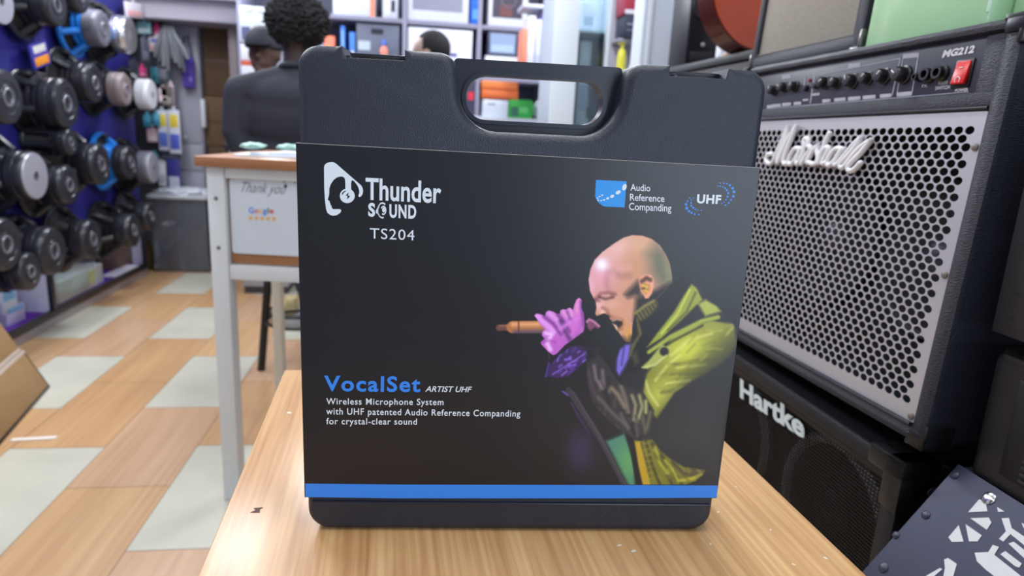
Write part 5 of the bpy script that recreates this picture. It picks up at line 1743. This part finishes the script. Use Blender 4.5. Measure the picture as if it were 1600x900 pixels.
def ybox(name, label, cat, x0, y0, x1, y1, Y, dep, rgb, prints=(), zmin=None, rough=0.45, group=None):
    ym, xm = (y0 + y1) / 2, (x0 + x1) / 2
    a, b = atY(x0, ym, Y), atY(x1, ym, Y)
    t0, t1 = atY(xm, y0, Y), atY(xm, y1, Y)
    zl = t1.z if zmin is None else zmin
    o = thing(name, label, cat, ((a.x + b.x) / 2, Y, zl), group=group)
    hx, H_ = (b.x - a.x) / 2, t0.z - zl
    MB().b2((-hx, 0, 0), (hx, dep, H_), 0.005).build('box_body', col(rgb, rough), o)
    for i_, pr in enumerate(prints):
        u0, v0, u1, v1, c_ = pr[:5]
        nm = pr[5] if len(pr) > 5 else 'printed_picture'
        MB().b2((-hx + 2 * hx * u0, -0.0010 - 0.0006 * i_, H_ * v0), (-hx + 2 * hx * u1, -0.0002, H_ * v1)).build(nm, col(c_, 0.4), o, 0)
    return o


W_ = (232, 236, 246)
Zs, Zt = 1.5255, 1.8705
ybox('product_box', 'white box with orange side at the top left of the back shelves', 'box', 520, -30, 586, 18, SY + 0.01, 0.3, W_, [(0.1, 0.45, 0.75, 0.9, (206, 212, 226)), (0.88, 0.0, 1.0, 1.0, (240, 150, 120), 'printed_edge')], zmin=Zt)
ybox('product_box', 'white blister box with black product, next to the big grey-pictured box', 'box', 598, -12, 622, 18, SY + 0.01, 0.2, (216, 220, 232), [(0.55, 0.25, 0.8, 0.7, (40, 44, 66)), (0.15, 0.15, 0.45, 0.6, (240, 242, 248))], zmin=Zt)
ybox('product_box', 'large white box with grey product picture on the top back shelf', 'box', 637, -40, 733, 26, SY + 0.01, 0.34, W_, [(0.08, 0.22, 0.90, 0.95, (150, 152, 172))], zmin=Zt)
ybox('product_box', 'bright blue box on the top back shelf beside the large white one', 'box', 736, -40, 752, 28, SY + 0.01, 0.30, (40, 110, 226), [(0.2, 0.1, 0.8, 0.3, (90, 160, 240))], zmin=Zt)
rb = ybox('product_box', 'white-edged box with dark red product picture, top back shelf right', 'box', 764, -40, 826, 30, SY + 0.01, 0.30, W_, [(0.10, 0.16, 0.86, 0.97, (56, 46, 70)), (0.3, 0.2, 0.6, 0.42, (120, 60, 62), 'picture_detail')], zmin=Zt)
tr_ = MB()
tr_.tube([(0.0 + 0.05 * math.cos(k * math.pi / 10), -0.003, 0.17 + 0.05 * math.sin(k * math.pi / 10)) for k in range(21)], 0.006, 6)
tr_.build('printed_ring', col((110, 112, 130), 0.4), rb)
ybox('product_box', 'large plain white box with small dark label on the lower back shelf', 'box', 637, 45, 738, 96, SY + 0.01, 0.34, (236, 240, 252), [(0.60, 0.40, 0.76, 0.47, (70, 74, 150), 'printed_label')], zmin=Zs)
ybox('product_box', 'box with pale blue landscape picture on the lower back shelf', 'box', 762, 50, 809, 86, SY + 0.01, 0.25, (70, 72, 100), [(0.08, 0.10, 0.92, 0.92, (150, 170, 206)), (0.14, 0.16, 0.86, 0.45, (176, 202, 236), 'picture_detail')], zmin=atY(785, 87, SY).z + 0.001)
ybox('product_box', 'flat white box under the landscape-picture box', 'box', 758, 88, 812, 100, SY + 0.005, 0.27, (226, 230, 240), [(0.1, 0.2, 0.4, 0.6, (180, 186, 206), 'printed_label')], zmin=Zs)
st_ = ybox('storage_box', 'dark grey storage box with black hand slot on the lower back shelf', 'box', 557, 38, 624, 97, SY + 0.02, 0.34, (104, 110, 130), [(0.34, 0.78, 0.62, 0.90, (28, 30, 48), 'hand_slot'), (0.04, 0.42, 0.32, 0.62, (190, 206, 218), 'sticker')], zmin=Zs)
ybox('product_box', 'orange box in front of the blue books on the lower back shelf', 'box', 506, 56, 523, 84, SY + 0.015, 0.12, (250, 130, 100), [(0.2, 0.3, 0.8, 0.7, (255, 160, 120))], zmin=Zs)
ybox('product_box', 'thin blue box standing left of the dark storage box, taller one', 'box', 532, 40, 539, 84, SY + 0.02, 0.2, (60, 120, 214), [(0.2, 0.5, 0.8, 0.9, (130, 180, 236))], zmin=Zs)
ybox('product_box', 'thin blue box touching the dark storage box', 'box', 546, 50, 555, 84, SY + 0.02, 0.2, (70, 130, 220), [(0.2, 0.2, 0.8, 0.5, (190, 200, 226))], zmin=Zs)
ybox('product_box', 'thin pale blue box left of the orange one', 'box', 499, 46, 505, 84, SY + 0.02, 0.2, (140, 184, 226), [(0.2, 0.4, 0.8, 0.8, (200, 220, 240))], zmin=Zs)
f0 = atY(600, 78, SY - 0.0)
fg = thing('figurine', 'small orange figurine with a blue top in front of the storage box', 'figurine', (f0.x, SY + 0.010, Zs))
MB().lathe([(0.02, 0), (0.026, 0.03), (0.018, 0.09), (0.03, 0.12), (0.022, 0.15), (0.004, 0.165)], 20, Matrix.Scale(0.36, 4, (0, 1, 0))).build('body', col((240, 150, 130), 0.5), fg)
MB().lathe([(0.018, 0.165), (0.016, 0.19), (0.004, 0.20)], 16, Matrix.Scale(0.36, 4, (0, 1, 0))).build('cap_piece', col((70, 110, 200), 0.5), fg)
LY = 4.60
lz0, lz1, lz2 = atY(403, 125, LY).z, atY(402, 94.5, LY).z, atY(402, 64.5, LY).z
lx = atY(402, 100, LY).x
lst = thing('goods_stand', 'white stand carrying a stack of three boxes at the left end of the back shelves', 'stand', (lx, LY, 0))
MB().b2((-0.17, -0.02, lz0 - 0.03), (0.17, 0.33, lz0 - 0.0005), 0.003).build('stand_top', col((206, 210, 222), 0.45), lst)
MB().b2((-0.15, 0.0, 0.05), (0.15, 0.31, lz0 - 0.031), 0.003).build('stand_body', col((170, 174, 186), 0.5), lst)
MB().b2((-0.14, 0.01, 0), (0.14, 0.30, 0.049)).build('plinth', col((60, 60, 70), 0.5), lst)
ybox('product_box', 'tall white box with dark picture, topmost of the stack left of the back shelves', 'box', 374, 10, 428, 64, LY, 0.3, (226, 234, 242), [(0.05, 0.02, 0.30, 0.40, (96, 100, 140)), (0.2, 0.82, 0.42, 0.88, (190, 200, 210), 'printed_label'), (0.55, 0.82, 0.72, 0.88, (200, 210, 218), 'printed_label')], zmin=lz2 + 0.001)
ybox('product_box', 'plain white box in the middle of the stack left of the back shelves', 'box', 376, 65, 428, 94, LY, 0.3, (240, 242, 248), [(0.5, 0.4, 0.8, 0.5, (206, 212, 222), 'printed_label')], zmin=lz1 + 0.0005)
ybox('product_box', 'white box with an orange-red band, lowest of the stack left of the back shelves', 'box', 377, 95, 430, 125, LY, 0.3, (226, 230, 240), [(0.0, 0.72, 1.0, 0.98, (206, 92, 62), 'printed_band')], zmin=lz0)

# counter with coloured boxes, seen through the case handle
CTY = 4.2
ctz = atY(795, 184, CTY).z
cto = thing('display_counter', 'white display counter behind the case handle carrying orange and green boxes', 'counter', (0.55, CTY, 0))
MB().b2((-0.35, -0.03, ctz - 0.03), (0.35, 0.37, ctz - 0.0005), 0.003).build('counter_top', col((206, 210, 222), 0.4), cto)
MB().b2((-0.32, 0.0, 0.06), (0.32, 0.34, ctz - 0.031), 0.003).build('counter_body', col((150, 152, 168), 0.5), cto)
MB().b2((-0.31, 0.02, 0), (0.31, 0.33, 0.059)).build('plinth', col((60, 60, 70), 0.5), cto)
zA = atY(780, 155, CTY).z
zB = atY(780, 141, CTY).z
ybox('product_box', 'orange box, lower of two, seen through the case handle', 'box', 753, 141, 810, 155, CTY + 0.002, 0.2, (236, 120, 60), [(0.05, 0.1, 0.95, 0.25, (206, 96, 44), 'printed_band')], zmin=zA + 0.001)
ybox('product_box', 'orange box, upper of two, seen through the case handle', 'box', 753, 127, 810, 141, CTY + 0.002, 0.2, (244, 134, 70), [(0.05, 0.1, 0.95, 0.2, (214, 104, 50), 'printed_band')], zmin=zB + 0.002)
ybox('product_box', 'white box with grey lettering marks under the orange boxes', 'box', 754, 156, 794, 184, CTY, 0.2, (220, 228, 240), [(0.2, 0.70, 0.5, 0.78, (120, 130, 150), 'printed_label')], zmin=ctz)
ybox('product_box', 'bright green box right of the white one, seen through the case handle', 'box', 795, 156, 832, 184, CTY, 0.2, (52, 178, 70), [(0.1, 0.1, 0.4, 0.6, (60, 110, 96)), (0.45, 0.3, 0.8, 0.6, (110, 200, 120), 'printed_label')], zmin=ctz)
ybox('storage_box', 'dark box with a red sticker left of the orange boxes', 'box', 712, 118, 743, 184, CTY + 0.04, 0.25, (64, 62, 84), [(0.62, 0.40, 0.9, 0.60, (226, 50, 70), 'sticker')], zmin=ctz)
o = MB().ell((0, 0, 0.05), (0.045, 0.05, 0.055), sub=4, fn=lambda c: 1 + 0.3 * noise.noise(c * 3)).build('plastic_bag', mat('film', (222, 228, 236), 0.25), None, 60)
bq = atY(843, 184, CTY + 0.1)
o.location = (min(bq.x, 0.83), CTY + 0.1, ctz + 0.008)
tag(o, 'crumpled white plastic bag right of the bright green box', 'bag')

# side shelf with upright books or boxes, nearer than the back shelves
ss = thing('side_shelf', 'white shelf of upright packages left of the glass cabinet', 'shelf', (0.62, 3.95, 0))
qz = 1.50
x0_, x1_ = atY(815, 60, 3.95).x, atY(866, 60, 3.95).x
MB().b2((x0_ - 0.62, 0.0, qz - 0.02), (x1_ - 0.62 + 0.01, 0.22, qz), 0.002).build('shelf_board', col((206, 210, 224), 0.5), ss)
MB().b2((x1_ - 0.62 + 0.0105, 0.0, 0), (x1_ - 0.62 + 0.03, 0.22, 2.2), 0.002).build('upright', col((206, 210, 224), 0.5), ss)
MB().b2((x0_ - 0.62, 0.0, 1.83), (x1_ - 0.62 + 0.01, 0.22, 1.85), 0.002).build('shelf_board', col((206, 210, 224), 0.5), ss)
for x0, y0, x1, c_, lab in [(816, 44, 824, (240, 140, 110), 'orange upright package on the side shelf'), (824.5, 24, 836, (232, 232, 244), 'white upright package right of the orange one'), (836.5, 30, 846, (206, 210, 234), 'pale upright package in the middle of the side shelf'), (846.5, 14, 856, (150, 144, 196), 'lavender upright package on the side shelf'), (856.5, 20, 866, (222, 224, 238), 'white upright package at the right end of the side shelf')]:
    ybox('package', lab, 'package', x0, y0, x1, 96, 3.955, 0.18, c_, [(0.2, 0.3, 0.8, 0.7, tuple(min(255, v + 14) for v in c_), 'printed_label')], zmin=qz + 0.0005, group='upright packages on the side shelf')

# white framed glass cabinet
GY = 3.2
gx0_, gx1_ = atY(868, 50, GY).x, atY(975, 50, GY).x
gl0, gl1 = atY(905, 50, GY).x, atY(949, 50, GY).x
gcab = thing('glass_cabinet', 'tall white framed glass display cabinet behind the case', 'cabinet', (gx0_, GY, 0))
GW = gx1_ - gx0_
WF_ = mat('cabinet_white', (222, 230, 236), 0.4)
mb = MB()
for lo, hi in [((0, 0, 0), (gl0 - gx0_, 0.05, 2.1)), ((gl1 - gx0_, 0, 0), (GW, 0.05, 2.1)), ((gl0 - gx0_, 0, 2.0), (gl1 - gx0_, 0.05, 2.1)), ((gl0 - gx0_, 0, 0), (gl1 - gx0_, 0.05, 0.15))]:
    mb.b2(lo, hi, 0.003)
mb.build('door_frame', WF_, gcab)
MB().b2((gl0 - gx0_, 0.02, 0.15), (gl1 - gx0_, 0.026, 2.0)).build('glass_pane', mat('cabinet_glass', (230, 242, 246), 0.03, trans=1.0), gcab)
mb = MB()
mb.b2((0, 0.34, 0), (GW, 0.36, 2.1), 0.002)
mb.b2((0, 0.05, 0), (0.02, 0.34, 2.1), 0.002)
mb.b2((GW - 0.02, 0.05, 0), (GW, 0.34, 2.1), 0.002)
mb.build('cabinet_shell', mat('cabinet_inside', (190, 202, 214), 0.5), gcab)
gz = [0.5, 0.95, 1.19, atY(925, 44, GY).z]
for z in gz:
    MB().b2((0.021, 0.055, z - 0.012), (GW - 0.021, 0.339, z)).build('glass_shelf', col((206, 226, 232), 0.2), gcab)
for x0, y0, x1, y1, z, c_, lab in [(906, 64, 924, 100, gz[2], (214, 224, 232), 'white box on the middle shelf inside the glass cabinet'), (908, 2, 932, 43, gz[3], (222, 228, 242), 'white box on the upper shelf inside the glass cabinet'), (914, 168, 922, 184, gz[2], (70, 84, 72), 'small dark item inside the glass cabinet near the handle gap')]:
    ybox('product_box', lab, 'box', x0, y0, x1, y1, GY + 0.12, 0.14, c_, [(0.2, 0.2, 0.8, 0.5, (176, 190, 206), 'printed_label')], zmin=z + 0.0005)

# goods between the glass cabinet and the white post
ybox('product_box', 'red and white box between the glass cabinet and the white post', 'box', 978, -20, 1004, 21, 3.0, 0.15, (170, 44, 66), [(0, 0.0, 1, 0.16, (226, 226, 232), 'printed_band')], zmin=atY(990, 22, 3.0).z)
ybox('storage_box', 'black box with pale lettering marks under the red and white box', 'box', 977, 23, 1004, 58, 3.0, 0.15, (48, 52, 72), [(0.1, 0.55, 0.8, 0.62, (150, 154, 170), 'printed_label'), (0.1, 0.3, 0.6, 0.36, (120, 124, 140), 'printed_label')], zmin=atY(990, 59, 3.0).z)
ps = atY(990, 110, 3.0)
rk = thing('goods_shelf', 'narrow grey shelf holding goods beside the white post', 'shelf', (ps.x, 3.0, 0))
MB().b2((-0.07, 0, ps.z - 0.03), (0.12, 0.154, ps.z), 0.003).build('shelf_board', GM, rk)
MB().b2((-0.07, 0.155, 0), (0.12, 0.184, 1.78), 0.003).build('back_panel', GM, rk)
MB().b2((-0.07, 0.03, atY(990, 59, 3.0).z - 0.014), (0.12, 0.154, atY(990, 59, 3.0).z - 0.001), 0.002).build('shelf_board', GM, rk)
MB().b2((-0.07, 0.0, 0), (0.12, 0.154, 0.08), 0.003).build('plinth', GM, rk)
yq = atY(980, 96, 3.0)
o = thing('spray_bottle', 'yellow bottle between the glass cabinet and the white post', 'bottle', (yq.x - 0.012, 3.05, ps.z))
MB().lathe([(0.020, 0), (0.021, 0.05), (0.016, 0.085), (0.007, 0.095), (0.007, 0.11)], 18).build('bottle_body', col((222, 216, 70), 0.4), o)
MB().b2((-0.02, -0.008, 0.11), (0.012, 0.008, 0.128), 0.004).build('spray_head', col((226, 222, 120), 0.4), o)
o = MB().prism([(0, 0), (0.055, 0), (0.055, 0.12), (0.05, 0.12)], lambda x, y, d: (x, d, y), 0, 0.006).build('paper_sheet', col((226, 230, 238), 0.6), None, 0)
o.location = (yq.x + 0.012, 3.03, ps.z + 0.0005)
tag(o, 'white paper wedge leaning beside the yellow bottle', 'paper')
# white post
pX0_, pX1_ = atY(1002, 60, 2.6).x, atY(1068, 60, 2.6).x
struct('trim_4', MB().b2((pX0_, 2.6, 0), (pX1_, 2.72, 2.75), 0.006), mat('post_white', (212, 222, 236), 0.45))
struct('trim_5', MB().b2((pX0_ + 0.02, 2.592, 0), (pX0_ + 0.035, 2.5995, 2.75), 0.002), mat('post_highlight_white', (226, 232, 240), 0.45))  # paler strip paints the highlight along the post's left edge

# ------------------------------------------------------------------ tall dark cabinet beyond the amplifiers, black speaker, guitar, bag
kz = 1.392
kc = thing('speaker_cabinet', 'tall black cabinet behind the amplifiers carrying a small speaker and a guitar', 'cabinet', (0.83, 1.60, 0))
MB().b2((0, 0, 0.02), (0.42, 0.80, kz - 0.022), 0.008).build('cabinet_body', TOLEX2, kc)
MB().b2((-0.008, -0.008, kz - 0.0215), (0.428, 0.808, kz), 0.004).build('cabinet_top', col((52, 58, 60), 0.5), kc)
MB().b2((-0.006, 0.05, 0.06), (-0.0005, 0.75, kz - 0.06), 0.002).build('grille', CONE, kc)
for x in (0.04, 0.38):
    for y in (0.05, 0.75):
        MB().lathe([(0.02, 0), (0.02, 0.02)], 14, Matrix.Translation((x, y, 0))).build('rubber_foot', BLACKP, kc)
k0, k1 = atY(1074, 60, 2.2), atY(1122, 60, 2.2)
ks = thing('bookshelf_speaker', 'small black loudspeaker with a white dot standing beside the white post', 'speaker', ((k0.x + k1.x) / 2, 2.2, kz))
hw = (k1.x - k0.x) / 2
MB().b2((-hw, 0, 0.0), (hw, 0.16, 0.30), 0.006).build('cabinet', col((18, 18, 24), 0.4), ks)
MB().lathe([(hw * 0.9, 0), (hw * 0.85, 0.006), (hw * .4, -0.004 + 0.006), (0.002, 0.004)], 28, Matrix.Translation((0, -0.0005, 0.19)) @ Matrix.Rotation(math.pi / 2, 4, 'X')).build('woofer', col((26, 26, 32), 0.5), ks)
kd = atY(1098, 70, 2.2)
MB().ell((kd.x - ks.location.x, -0.002, kd.z - kz), (0.007, 0.004, 0.007)).build('badge', col((176, 176, 180), 0.3), ks)
MB().b2((-hw * .75, -0.004, 0.02), (hw * .75, -0.0002, 0.05), 0.002).build('port_slot', col((46, 46, 54), 0.4), ks)
# acoustic guitar leaning
gcx, gcz = 0.905, kz + 0.185
gt = thing('acoustic_guitar', 'glossy orange acoustic guitar standing on the black cabinet behind the small amplifier', 'guitar', M=Matrix.Translation((gcx, 1.74, kz)) @ Matrix.Rotation(R(6), 4, 'Z') @ Matrix.Rotation(R(-5), 4, 'X'))
half = [(0.0, 0.0), (0.07, 0.006), (0.125, 0.035), (0.165, 0.09), (0.178, 0.155), (0.165, 0.215), (0.130, 0.265), (0.112, 0.30), (0.115, 0.335), (0.130, 0.375), (0.128, 0.42), (0.095, 0.462), (0.04, 0.478), (0.0, 0.48)]


def sm(pts, n=5):
    out = []
    L_ = len(pts)
    for i in range(L_ - 1):
        a, b, c, d = [Vector(pts[max(0, min(L_ - 1, j))]) for j in (i - 1, i, i + 1, i + 2)]
        for k in range(n):
            t_ = k / n
            out.append(tuple(0.5 * ((2 * b) + (c - a) * t_ + (2 * a - 5 * b + 4 * c - d) * t_ ** 2 + (3 * b - a - 3 * c + d) * t_ ** 3)))
    return out + [pts[-1]]


hf = sm(half)
gout = hf + [(-x, y) for x, y in hf[-2:0:-1]]
gf = lambda x, y, d: (x, d, y + 0.002)
ORG = mat('guitar_orange', (206, 74, 22), 0.16, coat=0.6, var=0.15, scale=4)
DRED = mat('guitar_side', (74, 16, 14), 0.25, coat=0.4)
MB().prism(gout, gf, 0.0, 0.075, 0.004).build('guitar_sides', DRED, gt, 40)
MB().prism([(x * 0.985, 0.0036 + y * 0.985) for x, y in gout], gf, -0.0035, -0.0002, 0.001).build('soundboard', ORG, gt, 40)
MB().lathe([(0.048, 0), (0.048, 0.0012), (0.040, 0.0014), (0.038, 0.0002), (0.001, 0.0002)], 32, Matrix.Translation((0, -0.0036, 0.31)) @ Matrix.Rotation(math.pi / 2, 4, 'X'), False).build('rosette', col((40, 22, 16), 0.5), gt)
MB().b2((-0.06, -0.010, 0.135), (0.06, -0.0037, 0.155), 0.002).build('bridge', col((40, 24, 18), 0.4), gt)
MB().b2((-0.026, -0.012, 0.38), (0.026, 0.012, 0.90), 0.004).build('neck', col((74, 40, 26), 0.35), gt)
MB().b2((-0.036, -0.008, 0.901), (0.036, 0.008, 1.07), 0.006).build('headstock', col((60, 28, 20), 0.35), gt)
for i in range(6):
    x = -0.019 + i * 0.0076
    MB().tube([(x * 1.3, -0.0125, 0.147), (x, -0.0145, 0.90)], 0.0005, 5).build('string', CHROME, gt)
wq = atY(1152, 100, 2.12)
o = MB().ell((0, 0, 0.035), (0.045, 0.05, 0.040), sub=4, fn=lambda c: 1 + 0.35 * noise.noise(c * 2.4)).build('plastic_bag', mat('film', (222, 228, 236), 0.25), None, 60)
o.location = (wq.x, 2.14, kz + 0.008)
tag(o, 'crumpled white plastic bag below the orange guitar', 'bag')
tq = atY(1141, 99, 2.05)
o = MB().prism([(-0.028, 0), (0.028, 0), (0.012, 0.03), (0.0, 0.036), (-0.016, 0.028)], lambda x, y, d: (x, d, y), 0, 0.03, 0.003).build('paper_bundle', col((176, 150, 112), 0.7), None, 30)
o.location = (tq.x - 0.01, 2.03, kz + 0.0005)
tag(o, 'small tan paper bundle in front of the crumpled white bag', 'bundle')


# ------------------------------------------------------------------ people
def remesh(mb, name, m, parent, vox, smooth=6):
    o = mb.build(name, m, None, 0)
    md = o.modifiers.new('r', 'REMESH')
    md.mode, md.voxel_size = 'VOXEL', vox
    s_ = o.modifiers.new('s', 'SMOOTH')
    s_.iterations, s_.factor = smooth, 0.5
    me = bpy.data.meshes.new_from_object(o.evaluated_get(bpy.context.evaluated_depsgraph_get()))
    me.name = name
    me.materials.clear()
    me.materials.append(m)
    me.polygons.foreach_set('use_smooth', [True] * len(me.polygons))
    old = o.data
    o.modifiers.clear()
    o.data = me
    bpy.data.meshes.remove(old)
    o.parent = parent
    return o


def person(label, loc, rz, sc, skin, shirt, trousers, hair='short', cap=None, wide=1.0, lean=0.0):
    t_ = thing('person', label, 'person', M=Matrix.Translation(loc) @ Matrix.Rotation(rz, 4, 'Z') @ Matrix.Diagonal((sc, sc, sc, 1)))
    b = MB()
    w_ = wide
    # faces local +Y
    b.ell((0, 0.005, 1.595), (0.076, 0.096, 0.108))
    b.ell((0, 0.030, 1.545), (0.060, 0.070, 0.070))
    b.ell((0, 0.075, 1.500), (0.030, 0.030, 0.026))
    b.cap((0, 0.090, 1.600), (0, 0.110, 1.565), 0.010, 0.016, 10)
    b.cap((-0.022, 0.092, 1.528), (0.022, 0.092, 1.528), 0.010, 0.010, 8)
    for s_ in (-1, 1):
        b.ell((s_ * 0.078, -0.002, 1.580), (0.010, 0.022, 0.034))
        b.ell((s_ * 0.032, 0.084, 1.604), (0.016, 0.012, 0.010))
    b.cap((0, -0.015, 1.52), (0, -0.02, 1.40), 0.056, 0.066)
    b.ell((0, 0, 1.27), (0.155 * w_, 0.105, 0.19))
    b.ell((0, 0, 1.05), (0.135 * w_, 0.095, 0.17))
    b.ell((0, 0, 0.92), (0.155 * w_, 0.11, 0.12))
    for s_ in (-1, 1):
        sx = s_ * 0.185 * w_
        el, wr = (s_ * 0.210 * w_, -0.02, 1.11), (s_ * 0.16, 0.21, 1.06)
        b.cap((s_ * 0.05, 0, 1.39), (sx, 0, 1.35), 0.052, 0.052)
        b.cap((sx, 0, 1.345), el, 0.050, 0.040)
        b.cap(el, wr, 0.040, 0.027)
        hd = Vector((s_ * 0.13, 0.285, 1.045))
        b.cap(wr, hd, 0.026, 0.030)
        side = Vector((1, 0.25 * s_, 0)).normalized()
        fw_ = Vector((-s_ * 0.25, 0.95, -0.15)).normalized()
        for i, (ln, off) in enumerate([(0.068, -0.030), (0.078, -0.010), (0.074, 0.010), (0.056, 0.029)]):
            p0 = hd + side * off * s_ + fw_ * 0.012
            p1 = p0 + fw_ * ln * 0.55
            p2 = p1 + (fw_ + Vector((0, 0, -0.8))).normalized() * ln * 0.5
            b.cap(p0, p1, 0.0105, 0.0095, 8)
            b.cap(p1, p2, 0.0095, 0.0080, 8)
        q0 = hd - side * s_ * 0.026 - fw_ * 0.03
        q1 = q0 - side * s_ * 0.028 + fw_ * 0.03
        b.cap(q0, q1, 0.012, 0.010, 8)
        b.cap(q1, q1 + fw_ * 0.032, 0.010, 0.009, 8)
        b.cap((s_ * 0.085, 0, 0.90), (s_ * 0.095, 0.01, 0.50), 0.080, 0.055)
        b.cap((s_ * 0.095, 0.01, 0.50), (s_ * 0.10, -0.01, 0.09), 0.055, 0.036)
        b.cap((s_ * 0.10, -0.03, 0.045), (s_ * 0.11, 0.11, 0.035), 0.036, 0.030)
    remesh(b, 'body', skin, t_, 0.0075)
    b = MB()
    b.ell((0, 0, 1.26), (0.185 * w_, 0.130, 0.21))
    b.ell((0, -0.01, 1.33), (0.175 * w_, 0.120, 0.115))
    b.ell((0, 0, 1.04), (0.205 * w_, 0.125, 0.24))
    b.cap((0, -0.012, 1.43), (0, -0.015, 1.40), 0.076, 0.085)
    for s_ in (-1, 1):
        sx = s_ * 0.190 * w_
        b.cap((s_ * 0.05, -0.005, 1.405), (sx, -0.005, 1.350), 0.066, 0.066)
        b.cap((sx, 0, 1.345), (s_ * 0.212 * w_, -0.02, 1.11), 0.070, 0.058)
        b.cap((s_ * 0.212 * w_, -0.02, 1.11), (s_ * 0.19, 0.13, 1.08), 0.056, 0.046)
    remesh(b, 'shirt', shirt, t_, 0.011, 4)
    cl = MB()
    cl.tube([(0.070 * math.cos(a), -0.013 + 0.066 * math.sin(a), 1.455 + 0.012 * -math.sin(a)) for a in [k * math.pi / 12 for k in range(25)]], 0.014, 8)
    cl.build('collar', shirt, t_, 60)
    b = MB()
    b.ell((0, 0, 0.90), (0.172 * w_, 0.124, 0.12))
    for s_ in (-1, 1):
        b.cap((s_ * 0.085, 0, 0.88), (s_ * 0.097, 0.01, 0.50), 0.094, 0.072)
        b.cap((s_ * 0.097, 0.01, 0.50), (s_ * 0.10, -0.01, 0.10), 0.072, 0.058)
    remesh(b, 'trousers', trousers, t_, 0.011, 4)
    for s_ in (-1, 1):
        MB().ell((s_ * 0.106, 0.035, 0.046), (0.046, 0.130, 0.046), sub=3).build('shoe', col((30, 30, 34), 0.5), t_, 60)
    if hair == 'afro':
        h = MB()

        def puff(c):
            return 1 + 0.09 * noise.noise(c * 5.0) + 0.15 * noise.noise(c * 11.0)
        h.ell((0, -0.020, 1.640), (0.126, 0.118, 0.108), sub=6, fn=puff)
        h.build('hair', mat('hair_black', (11, 11, 16), 0.85, bump=1.0, scale=90), t_, 180)
    elif hair == 'short':
        h = MB()
        h.ell((0, -0.014, 1.625), (0.083, 0.098, 0.092), sub=5, fn=lambda c: 1 + 0.03 * noise.noise(c * 12) if (c.y < 0.45 or c.z > 0.55) else 0.80)
        h.build('hair', mat('hair_black', (11, 11, 16), 0.85, bump=1.0, scale=90), t_, 180)
    if cap:
        h = MB()
        h.ell((0, -0.006, 1.630), (0.100, 0.118, 0.104), sub=4, fn=lambda c: 1.0 if c.z > -0.15 else 0.82)
        h.prism(rounded([(-0.075, 0.05), (-0.06, 0.19), (0.06, 0.19), (0.075, 0.05)], [0.01, 0.05, 0.05, 0.01], 6), lambda x, y, d: (x, y, d - 0.12 * max(0, y - 0.08)), 1.638, 1.628)
        h.build('cap', cap, t_, 60)
    if lean:            # weight shifted sideways: the hips and legs stand off to one side of the head
        for ch in t_.children:
            for v in ch.data.vertices:
                v.co.x += lean * max(0.0, 1 - v.co.z / 1.18) ** 0.8
    return t_


SKIN1 = mat('skin_dark', (48, 33, 29), 0.5)
SKIN2 = mat('skin_brown', (78, 53, 42), 0.5)
NAVYC = mat('shirt_black', (36, 38, 50), 0.8, bump=0.6, scale=14)
BLKC = mat('cloth_black', (34, 36, 46), 0.8)
JEAN = mat('trouser_blue', (40, 46, 66), 0.8)
c1 = atY(466, 60, 2.85)
person('person with large curly black hair in a black shirt, back turned, behind the counter desk', (c1.x, 2.85, 0), 0.06, 0.932, SKIN1, NAVYC, BLKC, 'afro', None, 1.24, 0.30)
c2 = atY(413, 75, 3.7)
person('person in a dark cap half hidden behind the one in black shirt', (c2.x, 3.7, 0), R(170), 0.93, SKIN2, BLKC, JEAN, 'short', mat('cap_black', (36, 38, 48), 0.75), 0.84, -0.38)
c3_ = atY(673, 60, 3.8)
person('person with short black hair behind the case, only the head showing above it', (c3_.x, 3.8, 0), R(75), 0.965, mat('skin_tan', (150, 122, 108), 0.5), col((150, 156, 172), 0.8), JEAN, 'short')
